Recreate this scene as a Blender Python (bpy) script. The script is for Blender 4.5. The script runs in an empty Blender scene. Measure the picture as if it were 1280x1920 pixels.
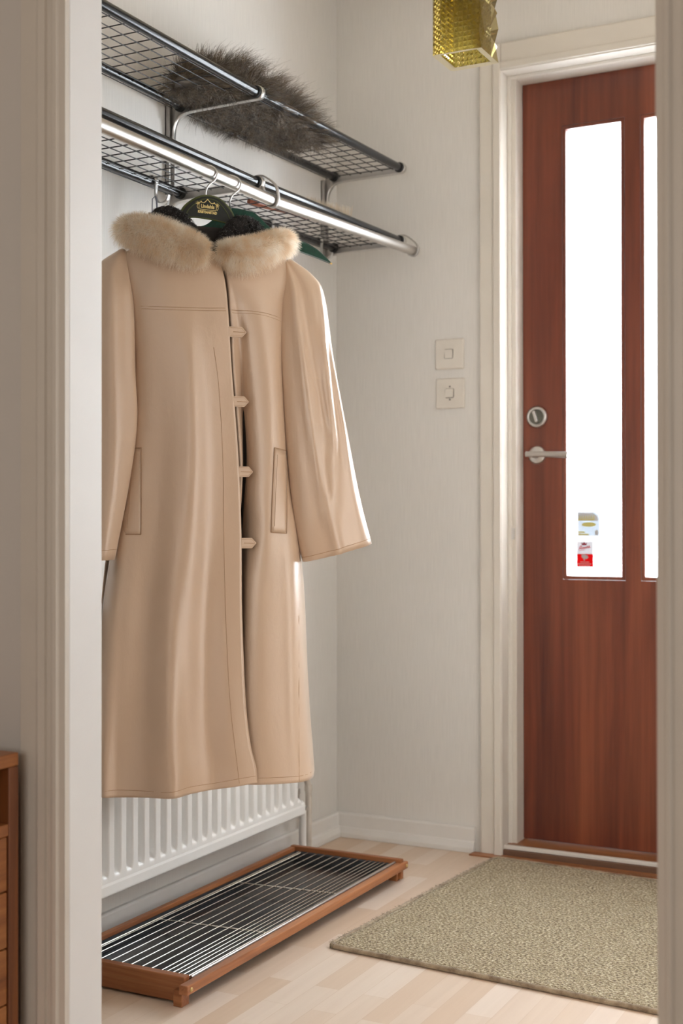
import bpy, math, random
import numpy as np
from mathutils import Vector
random.seed(7); RNG = np.random.default_rng(11)
S = bpy.context.scene
COL = S.collection
PI = math.pi

# ------------------------------------------------------------------ materials
def srgb(r, g, b):
    f = lambda c: (c/255/12.92) if c/255 <= .04045 else ((c/255+.055)/1.055)**2.4
    return (f(r), f(g), f(b), 1)

class NT:
    def __init__(self, name):
        self.m = bpy.data.materials.new(name); self.m.use_nodes = True
        self.t = self.m.node_tree; self.t.nodes.clear()
        self.out = self.n('ShaderNodeOutputMaterial')
    def n(self, kind, **kw):
        x = self.t.nodes.new(kind)
        for k, v in kw.items():
            if hasattr(x, k): setattr(x, k, v)
            else: x.inputs[k.replace('_', ' ')].default_value = v
        return x
    def l(self, a, b): self.t.links.new(a, b)
    def bsdf(self, col=(.8, .8, .8, 1), rough=.5, metal=0, **kw):
        b = self.n('ShaderNodeBsdfPrincipled')
        b.inputs['Base Color'].default_value = col
        b.inputs['Roughness'].default_value = rough
        b.inputs['Metallic'].default_value = metal
        for k, v in kw.items(): b.inputs[k.replace('_', ' ')].default_value = v
        self.l(b.outputs[0], self.out.inputs[0]); self.b = b
        return b
    def coords(self, scale=(1, 1, 1), kind='Object', rot=(0, 0, 0)):
        tc = self.n('ShaderNodeTexCoord'); mp = self.n('ShaderNodeMapping')
        mp.inputs['Scale'].default_value = scale; mp.inputs['Rotation'].default_value = rot
        self.l(tc.outputs[kind], mp.inputs[0]); return mp.outputs[0]
    def noise(self, vec, scale=5, detail=4, rough=.5, dist=0):
        x = self.n('ShaderNodeTexNoise'); x.inputs['Scale'].default_value = scale
        x.inputs['Detail'].default_value = detail; x.inputs['Roughness'].default_value = rough
        x.inputs['Distortion'].default_value = dist
        self.l(vec, x.inputs['Vector']); return x.outputs[0]
    def ramp(self, fac, stops):
        r = self.n('ShaderNodeValToRGB'); e = r.color_ramp.elements
        while len(e) < len(stops): e.new(.5)
        for i, (p, c) in enumerate(stops): e[i].position = p; e[i].color = c
        self.l(fac, r.inputs[0]); return r.outputs[0]
    def bump(self, h, strength=.2, dist=.002):
        b = self.n('ShaderNodeBump'); b.inputs['Strength'].default_value = strength
        b.inputs['Distance'].default_value = dist
        self.l(h, b.inputs['Height']); self.l(b.outputs[0], self.b.inputs['Normal'])
    def mix(self, fac, a, b, mode='MIX'):
        x = self.n('ShaderNodeMix', data_type='RGBA', blend_type=mode)
        if isinstance(fac, float): x.inputs[0].default_value = fac
        else: self.l(fac, x.inputs[0])
        for i, v in ((6, a), (7, b)):
            if isinstance(v, tuple): x.inputs[i].default_value = v
            else: self.l(v, x.inputs[i])
        return x.outputs[2]

def simple(name, col, rough=.5, metal=0, var=.06, scale=30, bump=0, **kw):
    t = NT(name); t.bsdf(col, rough, metal, **kw)
    nz = t.noise(t.coords(), scale, 3)
    lo = tuple(c*(1-var) for c in col[:3])+(1,); hi = tuple(min(1, c*(1+var)) for c in col[:3])+(1,)
    t.l(t.ramp(nz, [(.3, lo), (.7, hi)]), t.b.inputs['Base Color'])
    if bump: t.bump(nz, bump, .001)
    return t.m

def wood(name, dark, mid, light, axis, rough=.4, fine=1.0, coat=0.1):
    """grain running along the given axis"""
    t = NT(name); t.bsdf(mid, rough); t.b.inputs['Coat Weight'].default_value = coat; t.b.inputs['Coat Roughness'].default_value = .25
    sc = [14*fine]*3; sc['xyz'.index(axis)] = .9*fine
    v = t.coords(tuple(sc))
    a = t.noise(v, 1.3, 5, .6, .6)
    sc2 = [130*fine]*3; sc2['xyz'.index(axis)] = 4*fine
    b = t.noise(t.coords(tuple(sc2)), 1.0, 3, .6)
    c1 = t.ramp(a, [(.3, dark), (.5, mid), (.72, light)])
    c2 = t.ramp(b, [(.35, (.62, .58, .56, 1)), (.6, (1, 1, 1, 1))])
    t.l(t.mix(.5, c1, c2, 'MULTIPLY'), t.b.inputs['Base Color'])
    t.bump(b, .08, .0005)
    return t.m

M = {}
def wall_mat(name, col, axis):
    t = NT(name); t.bsdf(col, .62)
    sc = [1, 1, 1]
    if axis == 'x': sc = (1, 420, 14)
    else: sc = (420, 1, 14)
    nz = t.noise(t.coords(sc), 1, 2, .5)
    nz2 = t.noise(t.coords((3, 3, 3)), 1, 3)
    c = t.ramp(nz, [(.3, tuple(x*.955 for x in col[:3])+(1,)), (.65, tuple(min(1, x*1.02) for x in col[:3])+(1,))])
    c2 = t.ramp(nz2, [(.3, (.985, .985, .985, 1)), (.7, (1, 1, 1, 1))])
    t.l(t.mix(1.0, c, c2, 'MULTIPLY'), t.b.inputs['Base Color'])
    t.bump(nz, .22, .001)
    return t.m
WCOL = (.74, .715, .68, 1)
M['wall_x'] = wall_mat('wallpaper_ribbed_left', WCOL, 'x')
M['wall_y'] = wall_mat('wallpaper_ribbed_back', WCOL, 'y')
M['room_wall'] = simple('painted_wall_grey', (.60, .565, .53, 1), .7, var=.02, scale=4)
M['ceiling'] = simple('ceiling_cream', (.76, .65, .50, 1), .8, var=.02, scale=6)
M['trim'] = simple('trim_paint_cream', (.72, .67, .60, 1), .4, var=.02, scale=12)
M['trim_white'] = simple('trim_paint_white', (.75, .73, .70, 1), .38, var=.02, scale=12)
M['trim_room'] = simple('casing_paint_beige', (.62, .57, .51, 1), .4, var=.02, scale=9)
M['jamb'] = simple('jamb_paint_white', (.76, .75, .745, 1), .35, var=.015, scale=9)
M['teak_door'] = wood('teak_door_veneer', srgb(80, 34, 23), srgb(120, 58, 37), srgb(146, 78, 50), 'z', .36, .55, .2)
M['teak'] = wood('oiled_teak', srgb(132, 78, 42), srgb(170, 108, 66), srgb(194, 132, 88), 'y', .42, 1.6, .1)
M['teak_x'] = wood('oiled_teak_cross', srgb(120, 70, 36), srgb(154, 94, 54), srgb(178, 118, 74), 'x', .42, 1.6, .1)
M['cabinet'] = wood('cabinet_oak', srgb(124, 70, 32), srgb(156, 96, 48), srgb(174, 114, 62), 'y', .45, 1.2)
M['cabinet_v'] = wood('cabinet_oak_upright', srgb(112, 62, 28), srgb(138, 82, 40), srgb(156, 98, 52), 'z', .45, 1.2)
M['threshold'] = wood('oak_threshold', srgb(120, 72, 38), srgb(160, 102, 60), srgb(186, 126, 78), 'x', .4, 1.2)
M['brush_wood'] = wood('brush_wood', srgb(110, 54, 30), srgb(150, 80, 48), srgb(172, 100, 62), 'y', .35, 2)
M['chrome'] = simple('polished_steel', (.54, .51, .475, 1), .36, 1, var=.03, scale=40)
M['steel'] = simple('brushed_steel', (.60, .59, .57, 1), .34, 1, var=.05, scale=60)
M['alu'] = simple('bracket_alloy', (.50, .48, .46, 1), .42, .85, var=.05, scale=60)
M['alu_bright'] = simple('bracket_flange_alloy', (.66, .64, .61, 1), .3, .9, var=.04, scale=60)
M['wire'] = simple('rack_wire_zinc', (.78, .74, .66, 1), .22, 1, var=.06, scale=80)
M['black_rod'] = simple('black_lacquered_tube', (.010, .011, .013, 1), .20, 0, var=.1, scale=6)
M['black_wire'] = simple('black_wire', (.022, .02, .02, 1), .4, 0, var=.1, scale=60)
M['rubber'] = simple('black_rubber', (.012, .012, .012, 1), .6, 0, var=.1, scale=60)
M['pan'] = simple('dark_steel_pan', (.05, .052, .058, 1), .2, .55, var=.25, scale=14, bump=.05)
M['radiator'] = simple('radiator_enamel', (.82, .805, .78, 1), .28, var=.01, scale=10)
M['pipe'] = simple('painted_pipe', (.66, .60, .53, 1), .4, var=.08, scale=30)
M['brass'] = simple('brass_screw', (.62, .45, .2, 1), .35, 1, var=.05)
M['switch'] = simple('switch_plastic', (.72, .67, .60, 1), .3, var=.015, scale=20)
M['switch_dark'] = simple('switch_hole', (.12, .10, .085, 1), .6)
M['felt'] = simple('green_velvet', (.004, .05, .032, 1), .85, var=.3, scale=120, bump=.2, Sheen_Weight=.4)
M['hanger_face'] = simple('dark_leatherette', (.012, .015, .012, 1), .45, var=.15, scale=90, bump=.1)
M['hanger_trim'] = simple('olive_piping', (.07, .085, .02, 1), .4, var=.1)
M['gold'] = simple('gold_print', (.88, .70, .30, 1), .4, .15, var=.05)
M['fleece'] = simple('black_fleece', (.012, .010, .010, 1), .95, var=.4, scale=90, bump=.8)
M['cord'] = simple('grey_cord', (.16, .17, .21, 1), .6)
M['lining'] = simple('dark_lining', (.018, .013, .011, 1), .8, var=.3, scale=60, bump=.3)
M['seam'] = simple('beige_thread', srgb(178, 144, 114), .8, var=.1)
M['bristle'] = simple('bristle_cream', (.66, .56, .43, 1), .6, var=.1)
M['strip'] = simple('white_sealing_strip', (.78, .74, .68, 1), .4, var=.02)

def cotton():
    t = NT('coat_cotton'); c = srgb(200, 164, 132)
    t.bsdf(c, .36); t.b.inputs['Sheen Weight'].default_value = .45; t.b.inputs['Sheen Roughness'].default_value = .35
    t.b.inputs['Specular IOR Level'].default_value = .9
    t.b.inputs['Coat Weight'].default_value = .3; t.b.inputs['Coat Roughness'].default_value = .34; t.b.inputs['Coat IOR'].default_value = 1.6
    w = t.noise(t.coords((900, 900, 900)), 1, 2)
    big = t.noise(t.coords((5, 5, 1.6)), 1, 4, .55)
    c1 = t.ramp(big, [(.3, srgb(200, 171, 144)), (.7, srgb(208, 181, 155))])
    t.l(c1, t.b.inputs['Base Color'])
    cr_ = t.noise(t.coords((26, 26, 12)), 1, 5, .6, .4)
    mx = t.n('ShaderNodeMath', operation='MULTIPLY_ADD'); t.l(w, mx.inputs[0]); mx.inputs[1].default_value = .08
    t.l(cr_, mx.inputs[2])
    t.bump(mx.outputs[0], .16, .006)
    return t.m
M['cotton'] = cotton()

def furmat(name, root, tip, rough=.55, glow=0.0):
    t = NT(name); t.bsdf(tip, rough)
    nz = t.noise(t.coords((38, 38, 38)), 1, 4, .6)
    c = t.ramp(nz, [(.32, root), (.62, tip)])
    t.l(c, t.b.inputs['Base Color'])
    t.b.inputs['Sheen Weight'].default_value = .3
    if glow:
        tl = t.n('ShaderNodeBsdfTranslucent'); t.l(c, tl.inputs[0])
        m = t.n('ShaderNodeMixShader'); m.inputs[0].default_value = glow
        t.l(t.b.outputs[0], m.inputs[1]); t.l(tl.outputs[0], m.inputs[2]); t.l(m.outputs[0], t.out.inputs[0])
    return t.m
M['fur_cream'] = furmat('cream_fur', srgb(238, 214, 182), srgb(255, 250, 240), .5, .5)
M['fur_grey'] = furmat('grey_brown_fur', srgb(44, 34, 24), srgb(112, 95, 73), .5)
M['fur_black'] = furmat('black_curly_pile', srgb(14, 11, 11), srgb(38, 30, 31), .6)
M['pile_edge'] = furmat('rug_fibre', srgb(120, 100, 78), srgb(176, 158, 132), .8)

def floor_mat():
    t = NT('birch_strip_floor'); t.bsdf((.7, .6, .5, 1), .50); t.b.inputs['Specular IOR Level'].default_value = .9
    v = t.coords((1, 1, 1), rot=(0, 0, PI/2))
    br = t.n('ShaderNodeTexBrick'); br.offset = .37; br.offset_frequency = 2; br.squash = 1
    br.inputs['Scale'].default_value = 1; br.inputs['Brick Width'].default_value = .29; br.inputs['Row Height'].default_value = .050
    br.inputs['Mortar Size'].default_value = .0003; br.inputs['Bias'].default_value = 0
    br.inputs['Color1'].default_value = srgb(212, 186, 160); br.inputs['Color2'].default_value = srgb(228, 212, 197)
    br.inputs['Mortar'].default_value = srgb(200, 172, 146)
    t.l(v, br.inputs['Vector'])
    nz = t.noise(t.coords((60, 3, 1)), 1, 4, .6, .5)
    nz2 = t.noise(t.coords((9, 1.2, 1)), 1, 3)
    c = t.mix(.5, br.outputs[0], t.ramp(nz, [(.3, (.88, .85, .82, 1)), (.7, (1, 1, 1, 1))]), 'MULTIPLY')
    c = t.mix(.5, c, t.ramp(nz2, [(.3, (.93, .88, .84, 1)), (.7, (1, 1, 1, 1))]), 'MULTIPLY')
    t.l(c, t.b.inputs['Base Color'])
    t.bump(nz, .03, .0005)
    return t.m
M['floor'] = floor_mat()

def rug_mat():
    t = NT('woven_sisal'); t.bsdf((.5, .45, .35, 1), .85); t.b.inputs['Sheen Weight'].default_value = .2; t.b.inputs['Sheen Roughness'].default_value = .45
    a = t.noise(t.coords((170, 240, 1)), 1, 2, .7)
    b = t.noise(t.coords((22, 30, 1)), 1, 4, .7)
    g = t.noise(t.coords((330, 330, 1)), 1, 1, .5)
    c = t.ramp(a, [(.38, srgb(96, 74, 44)), (.48, srgb(164, 144, 104)), (.55, srgb(204, 191, 158)), (.64, srgb(236, 229, 206))])
    c = t.mix(.5, c, t.ramp(b, [(.3, srgb(180, 160, 124)), (.7, (1, 1, 1, 1))]), 'MULTIPLY')
    t.l(c, t.b.inputs['Base Color'])
    mx = t.n('ShaderNodeMath', operation='ADD'); t.l(a, mx.inputs[0]); t.l(g, mx.inputs[1])
    t.bump(mx.outputs[0], .9, .004)
    return t.m
M['rug'] = rug_mat()

def pane_mat():
    t = NT('patterned_glass')
    tr = t.n('ShaderNodeBsdfTransparent'); tr.inputs[0].default_value = (.93, .95, .96, 1)
    gl = t.n('ShaderNodeBsdfGlossy'); gl.inputs['Roughness'].default_value = .12
    tl = t.n('ShaderNodeBsdfTranslucent'); tl.inputs[0].default_value = (.95, .95, .95, 1)
    nz = t.noise(t.coords((70, 70, 70)), 1, 3)
    bp = t.n('ShaderNodeBump'); bp.inputs['Strength'].default_value = .6; bp.inputs['Distance'].default_value = .003
    t.l(nz, bp.inputs['Height']); t.l(bp.outputs[0], gl.inputs['Normal'])
    m1 = t.n('ShaderNodeMixShader'); m1.inputs[0].default_value = .35; t.l(tr.outputs[0], m1.inputs[1]); t.l(tl.outputs[0], m1.inputs[2])
    m2 = t.n('ShaderNodeMixShader'); m2.inputs[0].default_value = .06; t.l(m1.outputs[0], m2.inputs[1]); t.l(gl.outputs[0], m2.inputs[2])
    t.l(m2.outputs[0], t.out.inputs[0]); return t.m
M['pane'] = pane_mat()

def sticker_mat(name, col, trans=.35):
    t = NT(name)
    d = t.n('ShaderNodeBsdfDiffuse'); d.inputs[0].default_value = col
    tl = t.n('ShaderNodeBsdfTranslucent'); tl.inputs[0].default_value = col
    nz = t.noise(t.coords((300, 300, 300)), 1, 2)
    c = t.ramp(nz, [(.3, tuple(x*.92 for x in col[:3])+(1,)), (.7, col)])
    t.l(c, d.inputs[0]); t.l(c, tl.inputs[0])
    m = t.n('ShaderNodeMixShader'); m.inputs[0].default_value = trans
    t.l(d.outputs[0], m.inputs[1]); t.l(tl.outputs[0], m.inputs[2]); t.l(m.outputs[0], t.out.inputs[0]); return t.m

def amber(name, tint, gloss, rough, bump=False, body=0.0):
    t = NT(name)
    tr = t.n('ShaderNodeBsdfTransparent'); tr.inputs[0].default_value = tint
    gl = t.n('ShaderNodeBsdfGlossy'); gl.inputs['Roughness'].default_value = rough; gl.inputs[0].default_value = (1, .95, .75, 1)
    fr = t.n('ShaderNodeFresnel'); fr.inputs[0].default_value = gloss
    if bump:
        nz = t.noise(t.coords((90, 90, 90)), 1, 2)
        bp = t.n('ShaderNodeBump'); bp.inputs['Strength'].default_value = .5; bp.inputs['Distance'].default_value = .002
        t.l(nz, bp.inputs['Height']); t.l(bp.outputs[0], gl.inputs['Normal']); t.l(bp.outputs[0], fr.inputs['Normal'])
    m = t.n('ShaderNodeMixShader')
    tl = t.n('ShaderNodeBsdfTranslucent'); tl.inputs[0].default_value = tuple(min(1, c*1.0) for c in tint[:3])+(1,)
    m0 = t.n('ShaderNodeMixShader'); m0.inputs[0].default_value = body
    t.l(tr.outputs[0], m0.inputs[1]); t.l(tl.outputs[0], m0.inputs[2])
    t.l(fr.outputs[0], m.inputs[0]); t.l(m0.outputs[0], m.inputs[1]); t.l(gl.outputs[0], m.inputs[2])
    t.l(m.outputs[0], t.out.inputs[0]); return t.m
M['amber_out'] = amber('amber_clear_glass', (.74, .68, .47, 1), 1.45, .03)
M['amber_in'] = amber('amber_pressed_glass', (.60, .50, .15, 1), 1.7, .12, False, .38)

# ------------------------------------------------------------------ mesh helpers
class MB:
    def __init__(self): self.v = []; self.f = []; self.sm = []
    def add(self, vs, fs, smooth=False):
        o = len(self.v); self.v += [tuple(map(float, p)) for p in vs]
        self.f += [tuple(i+o for i in f) for f in fs]; self.sm += [smooth]*len(fs); return self
    def box(self, x0, x1, y0, y1, z0, z1):
        return self.add([(x0,y0,z0),(x1,y0,z0),(x1,y1,z0),(x0,y1,z0),(x0,y0,z1),(x1,y0,z1),(x1,y1,z1),(x0,y1,z1)],
                 [(0,3,2,1),(4,5,6,7),(0,1,5,4),(1,2,6,5),(2,3,7,6),(3,0,4,7)])
    def tube(self, path, r, n=12, caps=True, flat=1.0):
        P = [Vector(p) for p in path]; m = len(P)
        R = [r]*m if not hasattr(r, '__len__') else list(r)
        T = [(P[min(i+1, m-1)]-P[max(i-1, 0)]).normalized() for i in range(m)]
        up = Vector((0, 0, 1)) if abs(T[0].z) < .9 else Vector((1, 0, 0))
        N = (up-T[0]*up.dot(T[0])).normalized(); vs = []
        for i in range(m):
            N = (N-T[i]*N.dot(T[i])).normalized(); B = T[i].cross(N)
            for k in range(n):
                a = 2*PI*k/n; vs.append(P[i]+N*math.cos(a)*R[i]*flat+B*math.sin(a)*R[i])
        fs = [(i*n+k, i*n+(k+1) % n, (i+1)*n+(k+1) % n, (i+1)*n+k) for i in range(m-1) for k in range(n)]
        self.add(vs, fs, True)
        if caps:
            self.add(vs[:n], [tuple(reversed(range(n)))]); self.add(vs[-n:], [tuple(range(n))])
        return self
    def prism(self, poly, a, u, w, t0, t1):
        """polygon (pairs) in the plane a + p*u + q*w, extruded along u x w from t0 to t1"""
        a, u, w = Vector(a), Vector(u), Vector(w); nn = u.cross(w).normalized(); n = len(poly)
        vs = [a+u*p+w*q+nn*t0 for p, q in poly]+[a+u*p+w*q+nn*t1 for p, q in poly]
        fs = [tuple(reversed(range(n))), tuple(range(n, 2*n))]+[(i, (i+1) % n, n+(i+1) % n, n+i) for i in range(n)]
        return self.add(vs, fs)
    def grid(self, G, smooth=True, wrap=False):
        G = np.asarray(G); a, b = G.shape[:2]; vs = G.reshape(-1, 3)
        bb = b if wrap else b-1
        fs = [(i*b+j, i*b+(j+1) % b, (i+1)*b+(j+1) % b, (i+1)*b+j) for i in range(a-1) for j in range(bb)]
        return self.add(vs, fs, smooth)
    def lathe(self, prof, c, axis, n=28):
        """profile pairs (radius, height) turned about the axis through c"""
        c = Vector(c); ax = Vector(axis).normalized()
        u = ax.orthogonal().normalized(); w = ax.cross(u)
        vs = [c+ax*h+(u*math.cos(2*PI*k/n)+w*math.sin(2*PI*k/n))*r for r, h in prof for k in range(n)]
        fs = [(i*n+k, i*n+(k+1) % n, (i+1)*n+(k+1) % n, (i+1)*n+k) for i in range(len(prof)-1) for k in range(n)]
        self.add(vs, fs, True); m = len(prof)
        self.add(vs[:n], [tuple(reversed(range(n)))]); self.add(vs[-n:], [tuple(range(n))]); return self
    def build(self, name, mat, parent=None, off=(0, 0, 0), bevel=0, solid=0, seg=2):
        me = bpy.data.meshes.new(name); o = Vector(off)
        me.from_pydata([tuple(Vector(p)-o) for p in self.v], [], self.f)
        me.polygons.foreach_set('use_smooth', self.sm); me.materials.append(mat); me.update()
        ob = bpy.data.objects.new(name, me); COL.objects.link(ob)
        if parent: ob.parent = parent
        elif any(off): ob.location = o
        if solid:
            s = ob.modifiers.new('thickness', 'SOLIDIFY'); s.thickness = solid; s.offset = 0
        if bevel:
            b = ob.modifiers.new('edges', 'BEVEL'); b.width = bevel; b.segments = seg; b.limit_method = 'ANGLE'; b.angle_limit = math.radians(40)
        return ob

def crs(P, n):
    """Catmull-Rom resampling along axis 0"""
    P = np.asarray(P, float); k = len(P); out = []
    for i in range(k-1):
        p0 = P[i-1] if i > 0 else 2*P[0]-P[1]; p1 = P[i]; p2 = P[i+1]; p3 = P[i+2] if i+2 < k else 2*P[-1]-P[-2]
        for j in range(n):
            t = j/n
            out.append(.5*((2*p1)+(-p0+p2)*t+(2*p0-5*p1+4*p2-p3)*t*t+(-p0+3*p1-3*p2+p3)*t**3))
    out.append(P[-1]); return np.array(out)
def loft(P, nu, nv):
    A = crs(P, nu); return np.swapaxes(crs(np.swapaxes(A, 0, 1), nv), 0, 1)

def tag(o, label=None, cat=None, group=None, kind=None):
    if label: o['label'] = label
    if cat: o['category'] = cat
    if group: o['group'] = group
    if kind: o['kind'] = kind
    return o
def thing(name, label, cat, loc, rz=0, group=None):
    o = bpy.data.objects.new(name, None); COL.objects.link(o); o.empty_display_size = .05
    o.location = loc; o.rotation_euler = (0, 0, rz); return tag(o, label, cat, group)
def struct(name, mb, mat, **kw):
    return tag(mb.build(name, mat, **kw), kind='structure')

def strands(name, roots, dirs, lens, width, mat, parent=None, bend=(0, 0, -1), curl=.25, nseg=3, off=(0, 0, 0), wave=0.0):
    """tapered hair ribbons as one mesh"""
    n = len(roots); roots = np.asarray(roots)-np.array(off); dirs = dirs/np.linalg.norm(dirs, axis=1)[:, None]
    side = np.cross(dirs, RNG.normal(size=(n, 3))); side /= np.linalg.norm(side, axis=1)[:, None]+1e-9
    sw = np.cross(dirs, side); bend = np.asarray(bend, float)
    if bend.ndim == 1: bend = np.tile(bend, (n, 1))
    ring = []; ph = RNG.uniform(0, 6.28, n)
    for k in range(nseg+1):
        t = k/nseg
        c = roots+dirs*(lens*t)[:, None]+bend*(lens*curl*t*t)[:, None]+sw*(np.sin(ph+t*5)*wave*lens*t)[:, None]
        w = width*(1-.8*t)
        ring.append(c-side*w/2); ring.append(c+side*w/2)
    V = np.stack(ring, 1).reshape(-1, 3); m = 2*(nseg+1)
    base = (np.arange(n)*m)[:, None, None]
    q = np.array([[2*k, 2*k+1, 2*k+3, 2*k+2] for k in range(nseg)])[None]
    F = (base+q).reshape(-1, 4)
    me = bpy.data.meshes.new(name); me.vertices.add(len(V)); me.vertices.foreach_set('co', V.ravel())
    me.loops.add(F.size); me.loops.foreach_set('vertex_index', F.ravel().astype(np.int32))
    me.polygons.add(len(F)); me.polygons.foreach_set('loop_start', np.arange(0, F.size, 4, dtype=np.int32))
    me.update(calc_edges=True); me.materials.append(mat)
    ob = bpy.data.objects.new(name, me); COL.objects.link(ob)
    if parent: ob.parent = parent
    return ob

def arc(c, u, w, r, a0, a1, n):
    c, u, w = Vector(c), Vector(u), Vector(w)
    return [c+u*r*math.cos(a0+(a1-a0)*i/n)+w*r*math.sin(a0+(a1-a0)*i/n) for i in range(n+1)]

# ------------------------------------------------------------------ setting
YN, YF = -1.65, -1.579          # doorway wall, camera side and hall side
XL, XR = .4075, 1.288            # doorway jambs
HZ = 2.42
DX0, DX1, DZ0, DZ1 = .5136, 1.322, .0285, 2.029     # front door leaf opening
struct('floor', MB().box(-.12, 3.6, -5.0, .02, -.04, 0), M['floor'])
struct('ceiling', MB().box(-.12, 3.6, -5.0, .2, HZ, HZ+.05), M['ceiling'])
struct('wall_left', MB().box(-.1, 0, YF-.0, .2, 0, HZ), M['wall_x'])
struct('wall_left', MB().box(-.12, -.06, -5.0, YN, 0, HZ), M['room_wall'])
b = MB(); b.box(0, .488, 0, .2, 0, HZ); b.box(1.348, 1.66, 0, .2, 0, HZ); b.box(.488, 1.348, 0, .2, 2.04, HZ)
struct('wall_back', b, M['wall_y'])
b = MB(); b.box(-.12, XL-.02, YN, YF, 0, HZ); b.box(XR+.02, 3.6, YN, YF, 0, HZ); b.box(XL-.02, XR+.02, YN, YF, 2.08, HZ)
struct('wall_front', b, M['room_wall'])
RX = 1.60                        # unseen right hall wall; next-room opening narrowed to keep light off corner and door
b = MB(); b.box(RX, RX+.1, -.85, .0, 0, HZ); b.box(RX, RX+.1, YF, -1.52, 0, HZ); b.box(RX, RX+.1, -1.52, -.85, 2.1, HZ)
struct('wall_right', b, M['wall_x'])

# doorway frame (near): jamb lining and profiled casing on the camera side
b = MB()
b.box(XL-.02, XL, YN-.004, YF+.004, 0, 2.08); b.box(XR, XR+.02, YN-.004, YF+.004, 0, 2.08); b.box(XL, XR, YN-.004, YF+.004, 2.06, 2.08)
struct('trim_1', b, M['jamb'], bevel=.002)
prof = [(0, .0), (0, .010), (.009, .012), (.0115, .017), (.017, .018), (.021, .013), (.026, .012), (.032, .012), (.034, .016), (.046, .0175), (.050, .014), (.054, .013), (.083, .012), (.085, .010), (.085, 0)]
def casing(name, x0, sx, mat, y, sy, z1):
    bb = MB(); bb.prism([(sx*p, sy*q) for p, q in prof], (x0, y, 0), (1, 0, 0), (0, 1, 0), 0, z1) if sx*sy > 0 else \
        bb.prism([(sx*p, sy*q) for p, q in prof][::-1], (x0, y, 0), (1, 0, 0), (0, 1, 0), 0, z1)
    return struct(name, bb, mat)
casing('trim_2', XL, -1, M['trim_room'], YN-.004, -1, 2.145)
casing('trim_3', XR, 1, M['trim_room'], YN-.004, -1, 2.145)
struct('trim_4', MB().box(XL, XR, YN-.02, YN-.004, 2.06, 2.145), M['trim_room'], bevel=.002)

# front door frame
b = MB()
CX0 = .4294
for x0, x1 in ((CX0, .4889), (1.347, 1.407)):
    b.box(x0, x1, -.014, .0, 0, 2.113)
b.box(.4889, 1.347, -.014, .0, 2.042, 2.113)
b.box(.468, .4889, -.020, -.013, 0, 2.062); b.box(1.347, 1.368, -.020, -.013, 0, 2.062); b.box(.4889, 1.347, -.020, -.013, 2.042, 2.062)
struct('trim_5', b, M['trim'], bevel=.003)
b = MB()
b.box(.478, .4905, -.016, .035, 0, 2.05); b.box(1.3445, 1.36, -.016, .035, 0, 2.05); b.box(.4905, 1.3445, -.016, .035, 2.038, 2.05)
b.box(.478, .5125, .035, .16, 0, 2.05); b.box(1.323, 1.36, .035, .16, 0, 2.05); b.box(.5125, 1.323, .035, .16, 2.0285, 2.05)
struct('trim_6', b, M['trim'], bevel=.0015)
b = MB(); b.box(.4905, .5005, .031, .036, .02, 2.038); b.box(.5005, 1.3445, .031, .036, 2.030, 2.038); b.box(1.335, 1.3445, .031, .036, .02, 2.030)
struct('trim_7', b, M['strip'], bevel=.001)
# threshold: oak board, white strip, dark front edge, oak floor board
struct('trim_8', MB().box(.4905, 1.3445, .005, .17, 0, .0255), M['threshold'], bevel=.002)
struct('trim_9', MB().box(.4905, 1.3445, -.006, .008, .018, .0275), M['strip'], bevel=.0015)
struct('trim_10', MB().box(.4905, 1.3445, -.012, .005, 0, .018), simple('threshold_edge_brown', srgb(110, 80, 62), .5), bevel=.002)
struct('trim_11', MB().box(.409, 1.42, -.045, -.0115, 0, .0035), M['threshold'], bevel=.001)

# baseboards
def base(name, prof_, a, u, w, L):
    struct(name, MB().prism(prof_, a, u, w, 0, L), M['trim_white'], bevel=.0015)
bp = [(0, 0), (.022, 0), (.022, .012), (.017, .027), (.0125, .0285), (.0125, .062), (.009, .066), (0, .066)]
base('baseboard_back', [(-p, q) for p, q in bp][::-1], (0, 0, 0), (0, 1, 0), (0, 0, 1), CX0-.0295+.012)
base('baseboard_left', bp, (0, 0, 0), (1, 0, 0), (0, 0, 1), -YF)

# ------------------------------------------------------------------ front door
door = bpy.data.objects.new('door_1', None); COL.objects.link(door); DO = (DX0, .087, DZ0); door.location = DO
tag(door, 'reddish teak front door with tall narrow frosted panes', 'door', kind='structure')
W = [(.6315, .7775), (.8375, .9835), (1.0435, 1.1895)]; WZ0, WZ1 = .7255, 1.895
y0, y1 = .087, .131
b = MB(); xs = [DX0]+[v for w in W for v in w]+[DX1]
b.box(DX0, DX1, y0, y1, DZ0, WZ0-.010); b.box(DX0, DX1, y0, y1, WZ1+.010, DZ1-.001)
for i in range(0, 8, 2): b.box(xs[i]+(.010 if i else 0), xs[i+1]-(.010 if i < 6 else 0), y0, y1, WZ0-.010, WZ1+.010)
b.build('door_leaf', M['teak_door'], door, DO)
for x0, x1 in W:
    b = MB(); g = .0012; t = .0100
    b.box(x0-t+g, x0, y0+.001, y1, WZ0-t+g, WZ1+t-g); b.box(x1, x1+t-g, y0+.001, y1, WZ0-t+g, WZ1+t-g)
    b.box(x0, x1, y0+.001, y1, WZ0-t+g, WZ0); b.box(x0, x1, y0+.001, y1, WZ1, WZ1+t-g)
    bead = b.build('glazing_bead', M['teak_door'], door, DO)
    b = MB().box(x0-.002, x1+.002, y0+.018, y0+.022, WZ0-.002, WZ1+.002)
    pn = b.build('glass_pane', M['pane'], door, DO); tag(pn, 'overexposed patterned glass pane')
lz = 1.1437; lx = .5525
lk = MB().lathe([(.0285, 0), (.0285, .004), (.026, .008), (.0225, .010), (.0215, .0075), (.0205, .0075)], (lx, y0, lz), (0, -1, 0), 32).build('door_lock', M['steel'], door, DO)
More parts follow.
